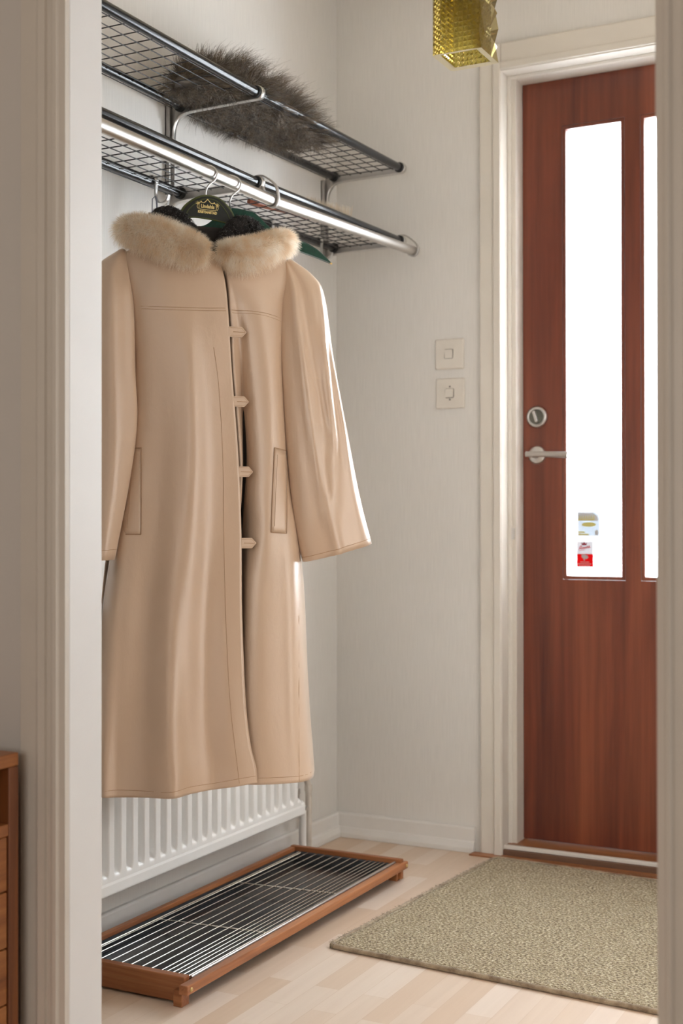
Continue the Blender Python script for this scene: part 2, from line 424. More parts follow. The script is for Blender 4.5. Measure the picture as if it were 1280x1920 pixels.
MB().lathe([(.0195, 0), (.0195, .0085), (.018, .0100)], (lx, y0-.001, lz), (0, -1, 0), 28).build('cylinder', simple('lock_face_dark', (.14, .14, .12, 1), .35, .8), lk, DO)
c_, s_ = math.cos(1.1), math.sin(1.1)
MB().prism([(-.016, -.0042), (.016, -.0042), (.016, .0042), (-.016, .0042)], (lx, y0, lz), (c_*-.6, 0, s_), (s_, 0, c_*.6), -.022, .022).build('thumb_turn', M['steel'], lk, DO, bevel=.002)
hz = 1.0432; hx = .5525
hd = MB().lathe([(.0235, 0), (.0235, .004), (.021, .0075), (.010, .0085)], (hx, y0, hz), (0, -1, 0), 32).build('door_handle', M['steel'], door, DO)
b = MB(); b.tube([(hx, y0, hz), (hx, y0-.03, hz), (hx, y0-.046, hz)], .0088, 16)
b.tube([(hx-.016, y0-.046, hz+.0005), (hx+.04, y0-.046, hz-.001), (hx+.098, y0-.046, hz-.004)], [.0072, .0078, .0088], 20)
b.build('lever', M['chrome'], hd, DO)
MB().box(.5005, .5085, .0295, .032, .82, .85).build('strike_plate', M['steel'], None)
tag(bpy.data.objects['strike_plate'], 'small metal strike plate on the cream door frame left of the door handle', 'strike plate')

# stickers on the first pane
sy = y0+.0172
def stick(name, label, loc): return thing(name, label, 'sticker', loc)
L1 = (.6855, sy, .8285)
st = stick('window_sticker', 'faded blue-grey sticker with a yellow oval, upper of the two on the glass', L1)
x0, x1, z0, z1 = .6560, .7150, .8285, .8935
pl = [(x0, z0), (x1, z0), (x1, z1-.018)]+[(x1-.02+.02*math.cos(a), z1-.018+.018*math.sin(a)) for a in np.linspace(.3, PI/2, 5)]+[(x0, z1)]
def flat(poly, y, th, mat, name, parent, off):
    return MB().prism(poly, (0, y, 0), (1, 0, 0), (0, 0, 1), 0, th).build(name, mat, parent, off)
flat(pl, sy, .0006, sticker_mat('sticker_blue_grey', srgb(196, 202, 208), .3), 'backing', st, L1)
yl = sticker_mat('sticker_yellow', srgb(236, 226, 150), .3); wh = sticker_mat('sticker_white', srgb(228, 228, 228), .3)
flat([(x0+.001, z1-.024), (x1-.004, z1-.024), (x1-.006, z1-.012), (x1-.018, z1-.004), (x0+.001, z1-.004)], sy-.0006, .0005, wh, 'white_field', st, L1)
b = MB()
for i in range(7):
    xx = x0+.004+i*.0062
    b.prism([(xx, z1-.020), (xx+.0018, z1-.020), (xx+.0030, z1-.010), (xx+.0022, z1-.010)], (0, sy-.0012, 0), (1, 0, 0), (0, 0, 1), 0, .0004)
    b.prism([(xx+.0032, z1-.020), (xx+.0048, z1-.020), (xx+.0030, z1-.010), (xx+.0026, z1-.010)], (0, sy-.0012, 0), (1, 0, 0), (0, 0, 1), 0, .0004)
b.prism([(x0+.001, z1-.0235), (x0+.046, z1-.0235), (x0+.046, z1-.0205), (x0+.001, z1-.0205)], (0, sy-.0012, 0), (1, 0, 0), (0, 0, 1), 0, .0004)
b.build('lettering', yl, st, L1)
flat([((x0+x1)/2+.001+.019*math.cos(a), z0+.031+.0058*math.sin(a)) for a in np.linspace(0, 2*PI, 28)[:-1]], sy-.0006, .0006, yl, 'oval', st, L1)
b = MB()
for i, wd in enumerate((.020, .030)):
    b.prism([(x0+.002, z0+.009-i*.006), (x0+wd, z0+.009-i*.006), (x0+wd, z0+.013-i*.006), (x0+.002, z0+.013-i*.006)], (0, sy-.0006, 0), (1, 0, 0), (0, 0, 1), 0, .0006)
b.build('text_band', yl, st, L1)
flat([(x1-.008+.005*math.cos(a), z0+.010+.007*math.sin(a)) for a in np.linspace(0, 2*PI, 20)[:-1]], sy-.0006, .0006, wh, 'white_blot', st, L1)

L2 = (.676, sy, .7485)
st = stick('window_sticker', 'small red and white sticker with a crown, lower of the two on the glass', L2)
x0, x1, z0, z1 = .6540, .6980, .7485, .8155; zm = z0+.034
red = sticker_mat('sticker_red', srgb(205, 34, 40), .25); dred = sticker_mat('sticker_dark_red', srgb(150, 40, 52), .2)
gry = sticker_mat('sticker_pale_grey', srgb(205, 203, 206), .25)
flat([(x0, zm), (x1, zm), (x1, z1), (x0, z1)], sy, .0006, gry, 'upper_field', st, L2)
flat([(x0, z0), (x1, z0), (x1, zm), (x0, zm)], sy, .0006, red, 'lower_field', st, L2)
cx = x0+.020; cz = z1-.010
flat([(cx-.006, cz), (cx+.006, cz), (cx+.0078, cz+.007), (cx+.0035, cz+.0042), (cx, cz+.009), (cx-.0035, cz+.0042), (cx-.0078, cz+.007)], sy-.0006, .0006, dred, 'crown', st, L2)
b = MB()
scr = [(.006, -.024), (.009, -.016), (.012, -.0135), (.013, -.018), (.009, -.021), (.015, -.021), (.017, -.017), (.018, -.021), (.021, -.017), (.0215, -.021), (.025, -.016), (.026, -.0205), (.029, -.0135), (.030, -.020), (.034, -.0125), (.0335, -.018), (.037, -.0165)]
b.tube([(x0+p, sy-.0008, z1+q+.002) for p, q in crs(scr, 4)], .0008, 6)
b.tube([(x0+.006, sy-.0008, z1-.0245), (x0+.022, sy-.0008, z1-.0215)], .0005, 6)
b.build('script_lettering', red, st, L2)
flat([(x0+.013, zm-.002), (x0+.021, zm-.001), (x0+.029, zm-.004), (x0+.031, zm-.009), (x0+.027, zm-.013), (x0+.021, zm-.013), (x0+.022, zm-.017), (x0+.019, zm-.017), (x0+.018, zm-.012), (x0+.013, zm-.008)], sy-.0006, .0006, gry, 'pale_emblem', st, L2)
b = MB()
for i, (a, c) in enumerate(((.010, .034), (.004, .040), (.007, .036))):
    n = 9
    for k in range(n):
        xa = x0+a+(c-a)*k/n; b.prism([(xa, z0+.012-i*.0048), (xa+(c-a)/n*.7, z0+.012-i*.0048), (xa+(c-a)/n*.7, z0+.0142-i*.0048), (xa, z0+.0142-i*.0048)], (0, sy-.0006, 0), (1, 0, 0), (0, 0, 1), 0, .0005)
b.build('small_print', gry, st, L2)

# ------------------------------------------------------------------ light switches
def switch(cx, cz, label, dots):
    s = thing('light_switch', label, 'light switch', (cx, 0, cz), 0); O = (cx, 0, cz)
    G = []
    for (h, y) in ((.0405, 0), (.0405, -.0045), (.038, -.0075), (.013, -.0098), (.0125, -.0095)):
        loop = []
        r = min(.004, h*.3)
        for qx, qz, a0 in ((1, 1, 0), (-1, 1, PI/2), (-1, -1, PI), (1, -1, 1.5*PI)):
            for k in range(4):
                a = a0+k/3*PI/2; loop.append((cx+qx*(h-r)+r*math.cos(a), y, cz+qz*(h-r)+r*math.sin(a)))
        G.append(loop)
    b = MB().grid(G, False, True); b.add(G[-1], [tuple(range(16))]); b.build('cover_plate', M['switch'], s, O)
    h = .0115
    if dots: b = MB().prism([(-h, -h), (h, -h), (h, h), (-h, h)], (cx, -.0095, cz), (1, 0, 0), (0, .12, 1), 0, .004)
    else: b = MB().prism([(-h, -h), (h, -h), (h, h), (-h, h)], (cx, -.0095, cz), (1, 0, 0), (0, -.16, 1), 0, .003)
    b.build('rocker', M['switch'], s, O, bevel=.0008)
    b = MB(); g = .0131
    b.box(cx-g, cx+g, -.0097, -.0094, cz-g, cz+g); b.build('rocker_gap', M['switch_dark'], s, O)
    if dots:
        for dz in (.0175, -.0170): MB().lathe([(.0024, 0), (.0024, .0006)], (cx+.001, -.0094, cz+dz), (0, -1, 0), 14).build('screw_hole', M['switch_dark'], s, O)
switch(.3405, 1.3125, 'cream square light switch with plain rocker, upper of the two on the wall', False)
switch(.3425, 1.2080, 'cream square wall switch with two dark screw dots, lower of the two', True)

# ------------------------------------------------------------------ hat rack
RO = (0, -.812, 1.55)
rack = thing('hat_rack', 'wall mounted hat and coat rack with black wire shelves and steel rail', 'coat rack', RO)
YS = [-1.545, -.812, -.08]
dzf = [0, 0, .016]       # rise of the last bracket
ZU, ZL = 1.787, 1.594    # shelf heights at the middle bracket
XB, XFr = .036, .232
for i, y in enumerate(YS):
    b = MB(); b.box(0, .003, y-.0115, y+.0115, 1.594, 1.795)
    b.box(0, .012, y-.0115, y-.0085, 1.594, 1.795); b.box(0, .012, y+.0085, y+.0115, 1.594, 1.795)
    b.build('wall_standard', M['alu'], rack, RO)
    for lev, Z in enumerate((ZU, ZL)):
        z = Z+dzf[i]
        low = [(.016, z-.105), (.016, z-.060), (.019, z-.042), (.028, z-.027), (.044, z-.0185), (.08, z-.0155), (XFr, z-.0135)]
        if lev: low = [(.012, z-.027), (.016, z-.025), (.022, z-.021), (.030, z-.0188), (.044, z-.0172), (.08, z-.0155), (XFr, z-.0135)]
        low = [tuple(v) for v in crs(low, 5)]
        nose = [(XFr+.0145*math.cos(a), z+.0145*math.sin(a)) for a in np.linspace(-1.3, PI/2, 10)]
        poly = low+nose+[(XFr-.03, z+.006), (.09, z+.004), (XB, z+.0155), (.012, z+.012), (.004, z-.02), (.004, low[0][1])]
        b = MB().prism(poly, (0, y, 0), (1, 0, 0), (0, 0, 1), -.0015, .0015)
        br = b.build('bracket', M['alu'], rack, RO)
        b = MB(); pth = low+nose; vs = []
        for (px, pz) in pth: vs += [(px, y-.0065, pz), (px, y+.0065, pz)]
        b.add(vs, [(2*k, 2*k+1, 2*k+3, 2*k+2) for k in range(len(pth)-1)], True)
        b.build('flange', M['alu_bright'], br, RO, solid=.0018)
        for sgn in (-1, 1):
            for (gx, gz) in ((XFr, z), (XB, z)):
                MB().lathe([(.0135, 0), (.0135, .007), (.0125, .010)], (gx, y+sgn*.002, gz), (0, sgn, 0), 20).build('rod_socket', M['rubber'], br, RO)
        if not lev or i == 1:
            MB().lathe([(.0035, 0), (.0035, .003), (.002, .004)], (.018, y-.0065, z-(.085 if not lev else .03)), (.3, -1, 0), 12).build('screw', M['steel'], br, RO)
for lev, Z in enumerate((ZU, ZL)):
    for i in range(2):
        ya, yb = YS[i]+.004, YS[i+1]-.004; za, zb = Z+dzf[i], Z+dzf[i+1]
        zz = lambda y: za+(zb-za)*(y-ya)/(yb-ya)
        # wire grid
        b = MB(); wr = .0013; zo = -.006
        for k in range(6):
            x = XFr-.013-.0315*k
            b.tube([(x, ya+.012, zz(ya)+zo), (x, yb-.012, zz(yb)+zo)], wr, 6)
        nx = 17; pitch = (yb-ya-.03)/(nx-1)
        for k in range(nx):
            y = ya+.015+pitch*k
            b.tube([(XFr-.001, y, zz(y)+zo+.005), (XFr-.010, y, zz(y)+zo+2*wr), (XB, y, zz(y)+zo+2*wr), (.022, y, zz(y)+zo+2*wr)], wr, 6)
        b.tube([(.022, ya+.012, zz(ya)+zo), (.022, yb-.012, zz(yb)+zo)], wr, 6)
        sh = b.build('wire_shelf', M['black_wire'], rack, RO)
        MB().tube([(XFr, ya, za), (XFr, yb, zb)], .0100, 20).build('front_rod', M['black_rod'], sh, RO)
        MB().tube([(XB, ya, za), (XB, yb, zb)], .0100, 20).build('back_rod', M['black_rod'], sh, RO)
# coat rail below the front of the lower shelf
TX = .268
tz = [1.554, 1.552, 1.581]
MB().tube([(TX, YS[0]-.01, tz[0]), (TX, YS[1], tz[1])], .0122, 28).build('coat_rail', M['chrome'], rack, RO)
MB().tube([(TX, YS[1], tz[1]), (TX, YS[2]+.008, tz[2])], .0122, 28).build('coat_rail', M['chrome'], rack, RO)
for i, y in enumerate(YS):
    z = ZL+dzf[i]; t = tz[i]
    pth = [(XFr-.010, z+.012), (XFr+.004, z+.0145), (XFr+.020, z+.010), (TX+.008, z-.010), (TX+.0148, t+.008), (TX+.0150, t-.004), (TX+.009, t-.0122), (TX, t-.0148), (TX-.010, t-.0108), (TX-.014, t-.002), (XFr+.013, z-.010)]
    pth = crs(pth, 5); b = MB(); vs = []
    for px, pz in pth: vs += [(px, y-.005, pz), (px, y+.005, pz)]
    b.add(vs, [(2*k, 2*k+1, 2*k+3, 2*k+2) for k in range(len(pth)-1)], True)
    b.build('rail_ring', M['alu'], rack, RO, solid=.003)
# coat hooks on the lower back rod
for y in (-.925, -.432, -.178):
    z0_ = ZL+(dzf[2]*(y-YS[1])/(YS[2]-YS[1]) if y > YS[1] else 0)
    b = MB()
    pth = [(XB-.006, z0_+.011), (XB+.008, z0_+.0115), (XB+.0135, z0_+.002), (XB+.0125, z0_-.012), (XB+.012, z0_-.030), (XB+.016, z0_-.044), (XB+.028, z0_-.049), (XB+.040, z0_-.044), (XB+.045, z0_-.032)]
    pth = crs(pth, 5); vs = []
    for k, (px, pz) in enumerate(pth):
        w = .0065-.0025*k/len(pth); vs += [(px, y-w, pz), (px, y+w, pz)]
    b.add(vs, [(2*k, 2*k+1, 2*k+3, 2*k+2) for k in range(len(pth)-1)], True)
    b.build('coat_hook', M['steel'], rack, RO, solid=.003, bevel=.0008)
# thin cord loop hanging on the hook beside the coat
o = MB()
o.tube([(.052, -.933, 1.560), (.050, -.941, 1.552), (.050, -.944, 1.48), (.052, -.940, 1.42)], .0010, 8)
o.tube([(.052, -.933, 1.560), (.053, -.930, 1.552), (.054, -.926, 1.50), (.056, -.921, 1.42)], .0026, 8, flat=.5)
co = o.build('cord_loop', M['cord'], None, (.052, -.933, 1.42)); tag(co, 'thin grey cord loop hanging from the coat hook left of the hangers', 'cord')

# ------------------------------------------------------------------ fur pelt on the upper shelf
PO = (.13, -.67, ZU+.004)
pelt = thing('sheepskin', 'shaggy grey-brown sheepskin lying on the upper wire shelf', 'sheepskin', PO)
nu, nv = 36, 20; G = np.zeros((nu+1, nv, 3)); hts = []
def pelt_pt(s, a):
    y = -.955+.55*s
    env = max(0, math.sin(PI*min(1, max(0, s))))**.45
    wx = .087*env; h = (.050+.035*math.sin(3.1*s+.2)+.012*math.sin(9*s))*env
    x = .132+wx*math.cos(a); z = ZU-.0005+(h*math.sin(a) if math.sin(a) > 0 else .0008*math.sin(a))
    return np.array((x, y, z))
for i in range(nu+1):
    for j in range(nv): G[i, j] = pelt_pt(i/nu, 2*PI*j/nv)
MB().grid(G, True, True).build('hide', M['fur_grey'], pelt, PO)
n = 17000; s = RNG.uniform(.01, .99, n); a = RNG.uniform(-.5, PI+.5, n)
rt = np.array([pelt_pt(si, ai) for si, ai in zip(s, a)])
nc = 420; cs = RNG.uniform(0, 1, nc); ca = RNG.uniform(-.4, PI+.4, nc)
cr0 = np.array([pelt_pt(si, ai) for si, ai in zip(cs, ca)])
cd = np.stack([np.cos(ca)*.55+.35*np.sin(cs*23), (cs-.45)*1.0+.75*np.sin(ca*2+cs*17), np.maximum(.15, np.sin(ca))*.9+.15], 1)+RNG.normal(size=(nc, 3))*.38
cd /= np.linalg.norm(cd, axis=1)[:, None]; ctip = cr0+cd*RNG.uniform(.022, .062, nc)[:, None]
kk = np.array([np.argmin(((cr0-p)**2).sum(1)) for p in rt])
d = (ctip[kk]-rt); d /= np.linalg.norm(d, axis=1)[:, None]
d += RNG.normal(size=(n, 3))*.17
d[:, 2] = np.where(rt[:, 2] < ZU+.004, -np.abs(d[:, 2])*.15, d[:, 2])
f1 = strands('long_pile', rt, d, RNG.uniform(.022, .062, n), .0010, M['fur_grey'], pelt, bend=(.15, .6, -.15), curl=.5, off=PO, wave=.10)
tag(f1, kind='stuff')
n = 900; s = RNG.uniform(.02, .99, n); a = RNG.uniform(.2, PI-.2, n)
rt = np.array([pelt_pt(si, ai) for si, ai in zip(s, a)])
d = np.stack([np.cos(a)*.5, .5*np.sin(s*17+a*2)+.2, np.full(n, .9)], 1)+RNG.normal(size=(n, 3))*.25
tag(strands('guard_hair', rt, d, RNG.uniform(.055, .088, n), .0007, M['fur_grey'], pelt, bend=(.1, .7, -.3), curl=.6, off=PO, wave=.1), kind='stuff')
n = 4500; s = RNG.uniform(.04, .96, n); xx = RNG.uniform(-1, 1, n)
env = np.sin(PI*s)**.45; rt = np.stack([.132+.088*env*xx, -.955+.55*s, np.full(n, ZU-.006)], 1)
d = np.stack([RNG.normal(size=n)*.8, RNG.normal(size=n)*.8+.3, -np.abs(RNG.normal(size=n))*.35], 1)
tag(strands('under_pile', rt, d, RNG.uniform(.012, .036, n), .0011, M['fur_grey'], pelt, bend=(0, .3, -.2), curl=.3, off=PO), kind='stuff')

# ------------------------------------------------------------------ clothes brush on the lower shelf
BO = (.12, -.45, ZL+.003)
br = thing('clothes_brush', 'long wooden clothes brush lying bristles up on the lower wire shelf', 'brush', BO)
zb_ = ZL+.004
A = np.array((.105, -.640, zb_)); B = np.array((.188, -.295, zb_+.009)); ax = (B-A)/np.linalg.norm(B-A); sd = np.array((ax[1], -ax[0], 0))
Lb = np.linalg.norm(B-A); G = []
for t in np.linspace(0, 1, 28):
    w = .013+.0*t if t < .4 else .013+.013*min(1, (t-.4)/.12)
    if t > .93: w *= math.sqrt(max(.08, 1-((t-.93)/.075)**2))
    if t < .05: w *= math.sqrt(max(.1, 1-((.05-t)/.055)**2))
    c0 = A+ax*Lb*t+np.array((0, 0, .008))
    G.append([c0+sd*w*math.cos(a)+np.array((0, 0, .0075*math.sin(a))) for a in np.linspace(0, 2*PI, 15)[:-1]])
b = MB().grid(G, True, True); b.add(G[0], [tuple(range(14))]); b.add(G[-1], [tuple(range(14))[::-1]])
b.build('wooden_back', M['brush_wood'], br, BO)
rt = []
for i in range(17):
    for j in range(5):
        c0 = A+ax*Lb*(.50+.46*i/16)+sd*(-.017+.0085*j)+np.array((0, 0, .013))
        for k in range(9): rt.append(c0+RNG.normal(size=3)*.0011)
rt = np.array(rt); d = np.tile((0, 0, 1.), (len(rt), 1))+RNG.normal(size=(len(rt), 3))*.07+ax*.12
tag(strands('bristles', rt, d, RNG.uniform(.034, .039, len(rt)), .0012, M['bristle'], br, off=BO, curl=.03), kind='stuff')

# ------------------------------------------------------------------ coat
CO = (.268, -1.065, 0); CZ = PI/4
coat = thing('coat', 'long beige coat with cream fur collar hanging open on a dark hanger', 'coat', CO, CZ)
P3 = lambda s, d, z: (s, -d, z)
fr = [0, .04, .14, .30, .45, .58, .72, .87, 1]
LPk = [ # z, s_side, s_edge, depths ; left front panel
 (1.340, -.163, .020, [0, .026, .038, .050, .055, .058, .060, .061, .061]),
 (1.270, -.158, .0265, [-.01, .024, .046, .058, .066, .068, .069, .070, .070]),
 (1.160, -.155, .033, [-.02, .020, .046, .060, .071, .079, .073, .071, .071]),
 (1.000, -.160, .045, [-.01, .024, .046, .059, .076, .085, .073, .071, .073]),
 (.850, -.180, .051, [-.002, .036, .050, .058, .080, .086, .071, .070, .074]),
 (.700, -.202, .0515, [-.002, .046, .056, .058, .086, .084, .067, .073, .077]),
 (.540, -.214, .057, [-.002, .052, .056, .060, .094, .082, .066, .078, .080]),
 (.450, -.219, .066, [-.002, .054, .054, .064, .097, .080, .066, .080, .081]),
 (.400, -.221, .078, [-.002, .055, .052, .066, .098, .078, .066, .080, .081]),
 (.358, -.222, .080, [-.002, .056, .050, .068, .100, .076, .066, .080, .080])]
rows = [[P3(*q) for q in [(-.170, .0, 1.372), (-.165, .012, 1.38), (-.14, .022, 1.392), (-.11, .030, 1.402), (-.08, .035, 1.408), (-.055, .037, 1.405), (-.03, .040, 1.398), (-.01, .042, 1.392), (.006, .042, 1.388)]]]
for z, a, e, dd in LPk:
    zr = [z]*9
    if z < .36: zr = [.357, .357, .354, .354, .3555, .357, .360, .366, .371]
    rows.append([P3(a+(e-a)*f, q, zz_) for f, q, zz_ in zip(fr, dd, zr)])
GL = loft(rows, 8, 6)
MB().grid(GL).build('left_front', M['cotton'], coat, solid=.002)
RPk = [ # z, list of (s, depth)
 (1.340, [(.0265, .030), (.0280, .046), (.036, .050), (.052, .051), (.075, .050), (.100, .046), (.130, .038), (.158, .026), (.163, 0)]),
 (1.270, [(.0335, .034), (.0345, .052), (.050, .046), (.066, .053), (.090, .058), (.115, .054), (.137, .042), (.152, .022), (.158, -.01)]),
 (1.160, [(.0375, .036), (.041, .054), (.062, .030), (.074, .052), (.104, .062), (.125, .056), (.140, .040), (.150, .018), (.155, -.02)]),
 (1.000, [(.046, .036), (.056, .050), (.072, .008), (.080, .048), (.106, .063), (.128, .060), (.146, .044), (.156, .020), (.161, -.02)]),
 (.920, [(.048, .030), (.058, .042), (.069, -.002), (.076, .046), (.100, .064), (.126, .062), (.150, .048), (.166, .022), (.174, -.015)]),
 (.846, [(.050, .016), (.058, .016), (.066, .006), (.072, .042), (.096, .066), (.126, .066), (.154, .058), (.176, .028), (.188, -.025)]),
 (.741, [(.062, .004), (.060, .014), (.060, .032), (.066, .056), (.090, .070), (.128, .071), (.156, .066), (.181, .032), (.204, -.030)]),
 (.540, [(.056, .010), (.055, .020), (.056, .040), (.063, .060), (.090, .072), (.132, .072), (.159, .068), (.187, .034), (.213, -.030)]),
 (.420, [(.062, .030), (.062, .040), (.064, .052), (.074, .064), (.100, .072), (.138, .072), (.166, .067), (.195, .034), (.222, -.030)]),
 (.364, [(.058, .050), (.062, .056), (.068, .060), (.082, .066), (.106, .071), (.142, .072), (.176, .065), (.204, .032), (.226, -.030)])]
rows = [[P3(*q) for q in [(.014, .028, 1.386), (.018, .034, 1.39), (.030, .036, 1.398), (.055, .035, 1.405), (.08, .033, 1.408), (.11, .028, 1.402), (.14, .020, 1.392), (.165, .011, 1.38), (.170, 0, 1.372)]]]
for z, pp in RPk: rows.append([P3(s, d, z) for s, d in pp])
GR = loft(rows, 8, 6)
MB().grid(GR).build('right_front', M['cotton'], coat, solid=.002)
rows = [[P3(s, -.035*math.sqrt(max(0, 1-(s/.1705)**2)), z) for s, z in zip(np.linspace(-.170, .170, 9), (1.372, 1.392, 1.408, 1.425, 1.425, 1.425, 1.408, 1.392, 1.372))]]
for z, W_ in ((1.27, .158), (1.0, .161), (.85, .185), (.7, .203), (.54, .2135), (.42, .2195), (.362, .222)):
    rows.append([P3(s, max(-.222-s, -.055*math.sqrt(max(0, 1-(s/W_)**2))+.006*math.sin(s*70)*(1-(s/W_)**2)-(.01 if z in (1.27, 1.0) else .028)), z) for s in np.linspace(-W_, W_, 9)])
MB().grid(loft(rows, 6, 5)).build('back', M['cotton'], coat, solid=.002)
# dark pile lining that shows inside the opening and neck
rows = []
for z in np.linspace(1.375, .385, 12):
    rows.append([P3(s, .016+.005*math.sin(s*60+z*9)-(.012 if abs(s) > .1 else 0), z) for s in np.linspace(-.125, .14, 9)])
MB().grid(loft(rows, 2, 2)).build('lining', M['lining'], coat, solid=.002)
pts = [(.026, .052, 1.26), (.031, .050, 1.18), (.0365, .050, 1.12), (.0425, .052, 1.03), (.0475, .054, .93), (.050, .054, .88)]
pp = crs([P3(*q) for q in pts], 10)
b = MB().tube([p+RNG.normal(size=3)*.0009 for p in pp], [.0030+.0010*math.sin(i*2.1) for i in range(len(pp))], 8)
b.build('lining_edge', M['fleece'], coat)

def front_depth(G, s, z):
    V = G.reshape(-1, 3); d2 = (V[:, 0]-s)**2+(V[:, 2]-z)**2
    k = np.argsort(d2)[:4]; w = 1/(d2[k]+1e-8); return float((-V[k, 1]*w).sum()/w.sum())
def seam(name, G, pts, r=.0006, lift=.0011, n=12, mat='seam'):
    pp = crs(pts, n); b = MB()
    b.tube([P3(s, front_depth(G, s, z)+lift, z) for s, z in pp], r, 5); return b
sl = GL; sr_ = GR
for G_, pts_, r_ in (
    (GL, [(-.149, 1.277), (-.09, 1.274), (-.03, 1.274), (.020, 1.276)], .0006),
    (GL, [(-.149, 1.272), (-.09, 1.269), (-.03, 1.269), (.022, 1.271)], .0005),
    (GL, [(-.002, 1.20), (.008, 1.12), (.016, .97), (.019, .742), (.027, .533), (.045, .372)], .0005),
    (GL, [(-.205, .369), (-.113, .366), (-.06, .370), (-.004, .372), (.04, .380), (.077, .384)], .0005),
    (GR, [(.037, 1.276), (.06, 1.276), (.098, 1.273), (.138, 1.266)], .0006),
    (GR, [(.037, 1.271), (.06, 1.271), (.098, 1.268), (.138, 1.260)], .0005),
    (GR, [(.1715, .80), (.1700, .68), (.168, .52), (.166, .366)], .0006),
    (GR, [(.085, .377), (.12, .377), (.17, .376), (.212, .376)], .0005)):
    seam('', G_, pts_, r_).build('stitching', M['seam'], coat)
# welt pockets
def pocket(G, quad):
    (a, b_, c, d_) = [np.array(q) for q in quad]; gr = []
    for u in np.linspace(0, 1, 14):
        l, r = a+(d_-a)*u, b_+(c-b_)*u
        gr.append([P3(*(lambda q: (q[0], front_depth(G, *q)+.0016, q[1]))(l+(r-l)*v)) for v in np.linspace(0, 1, 6)])
    pk = MB().grid(gr).build('pocket_welt', M['cotton'], coat, solid=.0016)
    b = MB(); g = np.array(gr)
    for ln in (g[:, 0], g[:, -1], g[0], g[-1]): b.tube([p+np.array((0, -.0012, 0)) for p in ln], .0006, 5)
    ins = g[1:-1, 1]; b.tube([p+np.array((0, -.0012, 0)) for p in ins], .0004, 5)
    b.build('stitching', M['seam'], pk)
pocket(GL, [(-.150, 1.008), (-.1355, 1.009), (-.1375, .845), (-.1700, .845)])
pocket(GR, [(.119, 1.012), (.152, 1.007), (.143, .846), (.1105, .848)])
# pointed closing tabs
for s0, s1, z in ((.026, .0620, 1.2315), (.033, .0665, 1.0985), (.040, .0745, .9645), (.046, .0805, .828)):
    h = .0100; d1 = front_depth(GL, s0, z)-.001
    b = MB()
    poly = [(s0, z-h), (s1-.009, z-h), (s1, z), (s1-.009, z+h), (s0, z+h)]
    b.prism(poly, (0, -d1, 0), (1, 0, 0), (0, 0, 1), -.0020, .0022)
    tb = b.build('closing_tab', M['cotton'], coat, bevel=.0008)
    b = MB(); b.tube([P3(s0+.01, d1+.0024, z), P3(s1-.004, d1+.0024, z-.0005)], .0008, 5)
    b.tube([P3(*q) for q in [(s0+.004, d1+.0022, z-h*.75), (s1-.0095, d1+.0022, z-h*.75), (s1-.0022, d1+.0022, z), (s1-.0095, d1+.0022, z+h*.75), (s0+.004, d1+.0022, z+h*.75)]], .0004, 5)
    b.build('stitching', M['seam'], tb)
# sleeves
def sleeve(I, O, c, h, sgn, name):
    I, O = crs(I, 8), crs(O, 8); c, h = crs(np.array(c)[:, None], 8)[:, 0], crs(np.array(h)[:, None], 8)[:, 0]
    nth = 48; G = []
    for k in range(len(I)):
        t = k/(len(I)-1); row = []
        mid, hw = (I[k]+O[k])/2, (O[k]-I[k])/2
        for j in range(nth):
            th = 2*PI*j/nth; f = math.cos(th)     # f=-1 inner, 1 outer
            q = mid+hw*f; sn = math.sin(th)
            p = abs(sn)**.85*(1 if sn > 0 else -1)
            fold = 0
            if sn > 0 and sgn > 0:
                g = lambda x, m, w: math.exp(-((x-m)/w)**2)
                fold += .013*g(f, -.50+.30*max(0, t-.35)*2, .13)*min(1, 4*t)*(1-.25*t)
                fold -= .009*g(f, -.12+.25*t, .20)*g(t, .45, .35)
                fold += .012*g(f, .50-1.1*(t-.50), .11)*g(t, .55, .22)
                fold += .008*g(f, -.05+.9*(t-.62), .10)*g(t, .66, .16)
                fold -= .009*g(f, .70-.35*(t-.5), .10)*g(t, .57, .14)
                fold += .008*g(f, .80-.8*(t-.62), .09)*g(t, .66, .12)
                fold += .008*g(f, .05-1.3*(t-.78), .12)*g(t, .80, .14)
                fold += .005*g(f, .72, .12)*g(t, .84, .2)
                fold += .0015*math.sin(f*34+t*5)*max(0, (t-.90)/.1)
            elif sn > 0:
                fold += .006*math.sin(f*5+t*4)*min(1, 3*t)
            row.append(P3(q[0], c[k]+h[k]*p+fold*sn, q[1]))
        G.append(row)
    sv = MB().grid(G, True, True).build(name, M['cotton'], coat, solid=.002)
    Gc = np.array(G); b = MB()
    for kk in (-2,):
        cu = Gc[kk]; ctr = cu.mean(0); b.tube([p+(p-ctr)*.012+np.array((0, -.0006, 0)) for p in list(cu[:nth//2+1])], .0006, 5)
    b.build('stitching', M['seam'], sv)
    return Gc
GS = sleeve([(.150, 1.384), (.143, 1.33), (.138, 1.270), (.139, 1.185), (.1515, 1.005), (.167, .867), (.1855, .790)],
       [(.168, 1.390), (.2095, 1.358), (.231, 1.316), (.2475, 1.188), (.275, 1.039), (.299, .920), (.3245, .825)],
       [.004, .012, .020, .028, .034, .036, .036], [.012, .030, .040, .045, .045, .042, .038], 1, 'right_sleeve')
sleeve([(-.158, 1.384), (-.152, 1.33), (-.147, 1.270), (-.146, 1.154), (-.143, 1.060), (-.156, .955), (-.186, .798)],
       [(-.168, 1.390), (-.2095, 1.358), (-.231, 1.316), (-.246, 1.188), (-.258, 1.039), (-.266, .920), (-.272, .797)],
       [.004, .012, .022, .032, .036, .040, .044], [.012, .028, .036, .038, .036, .034, .030], -1, 'left_sleeve')
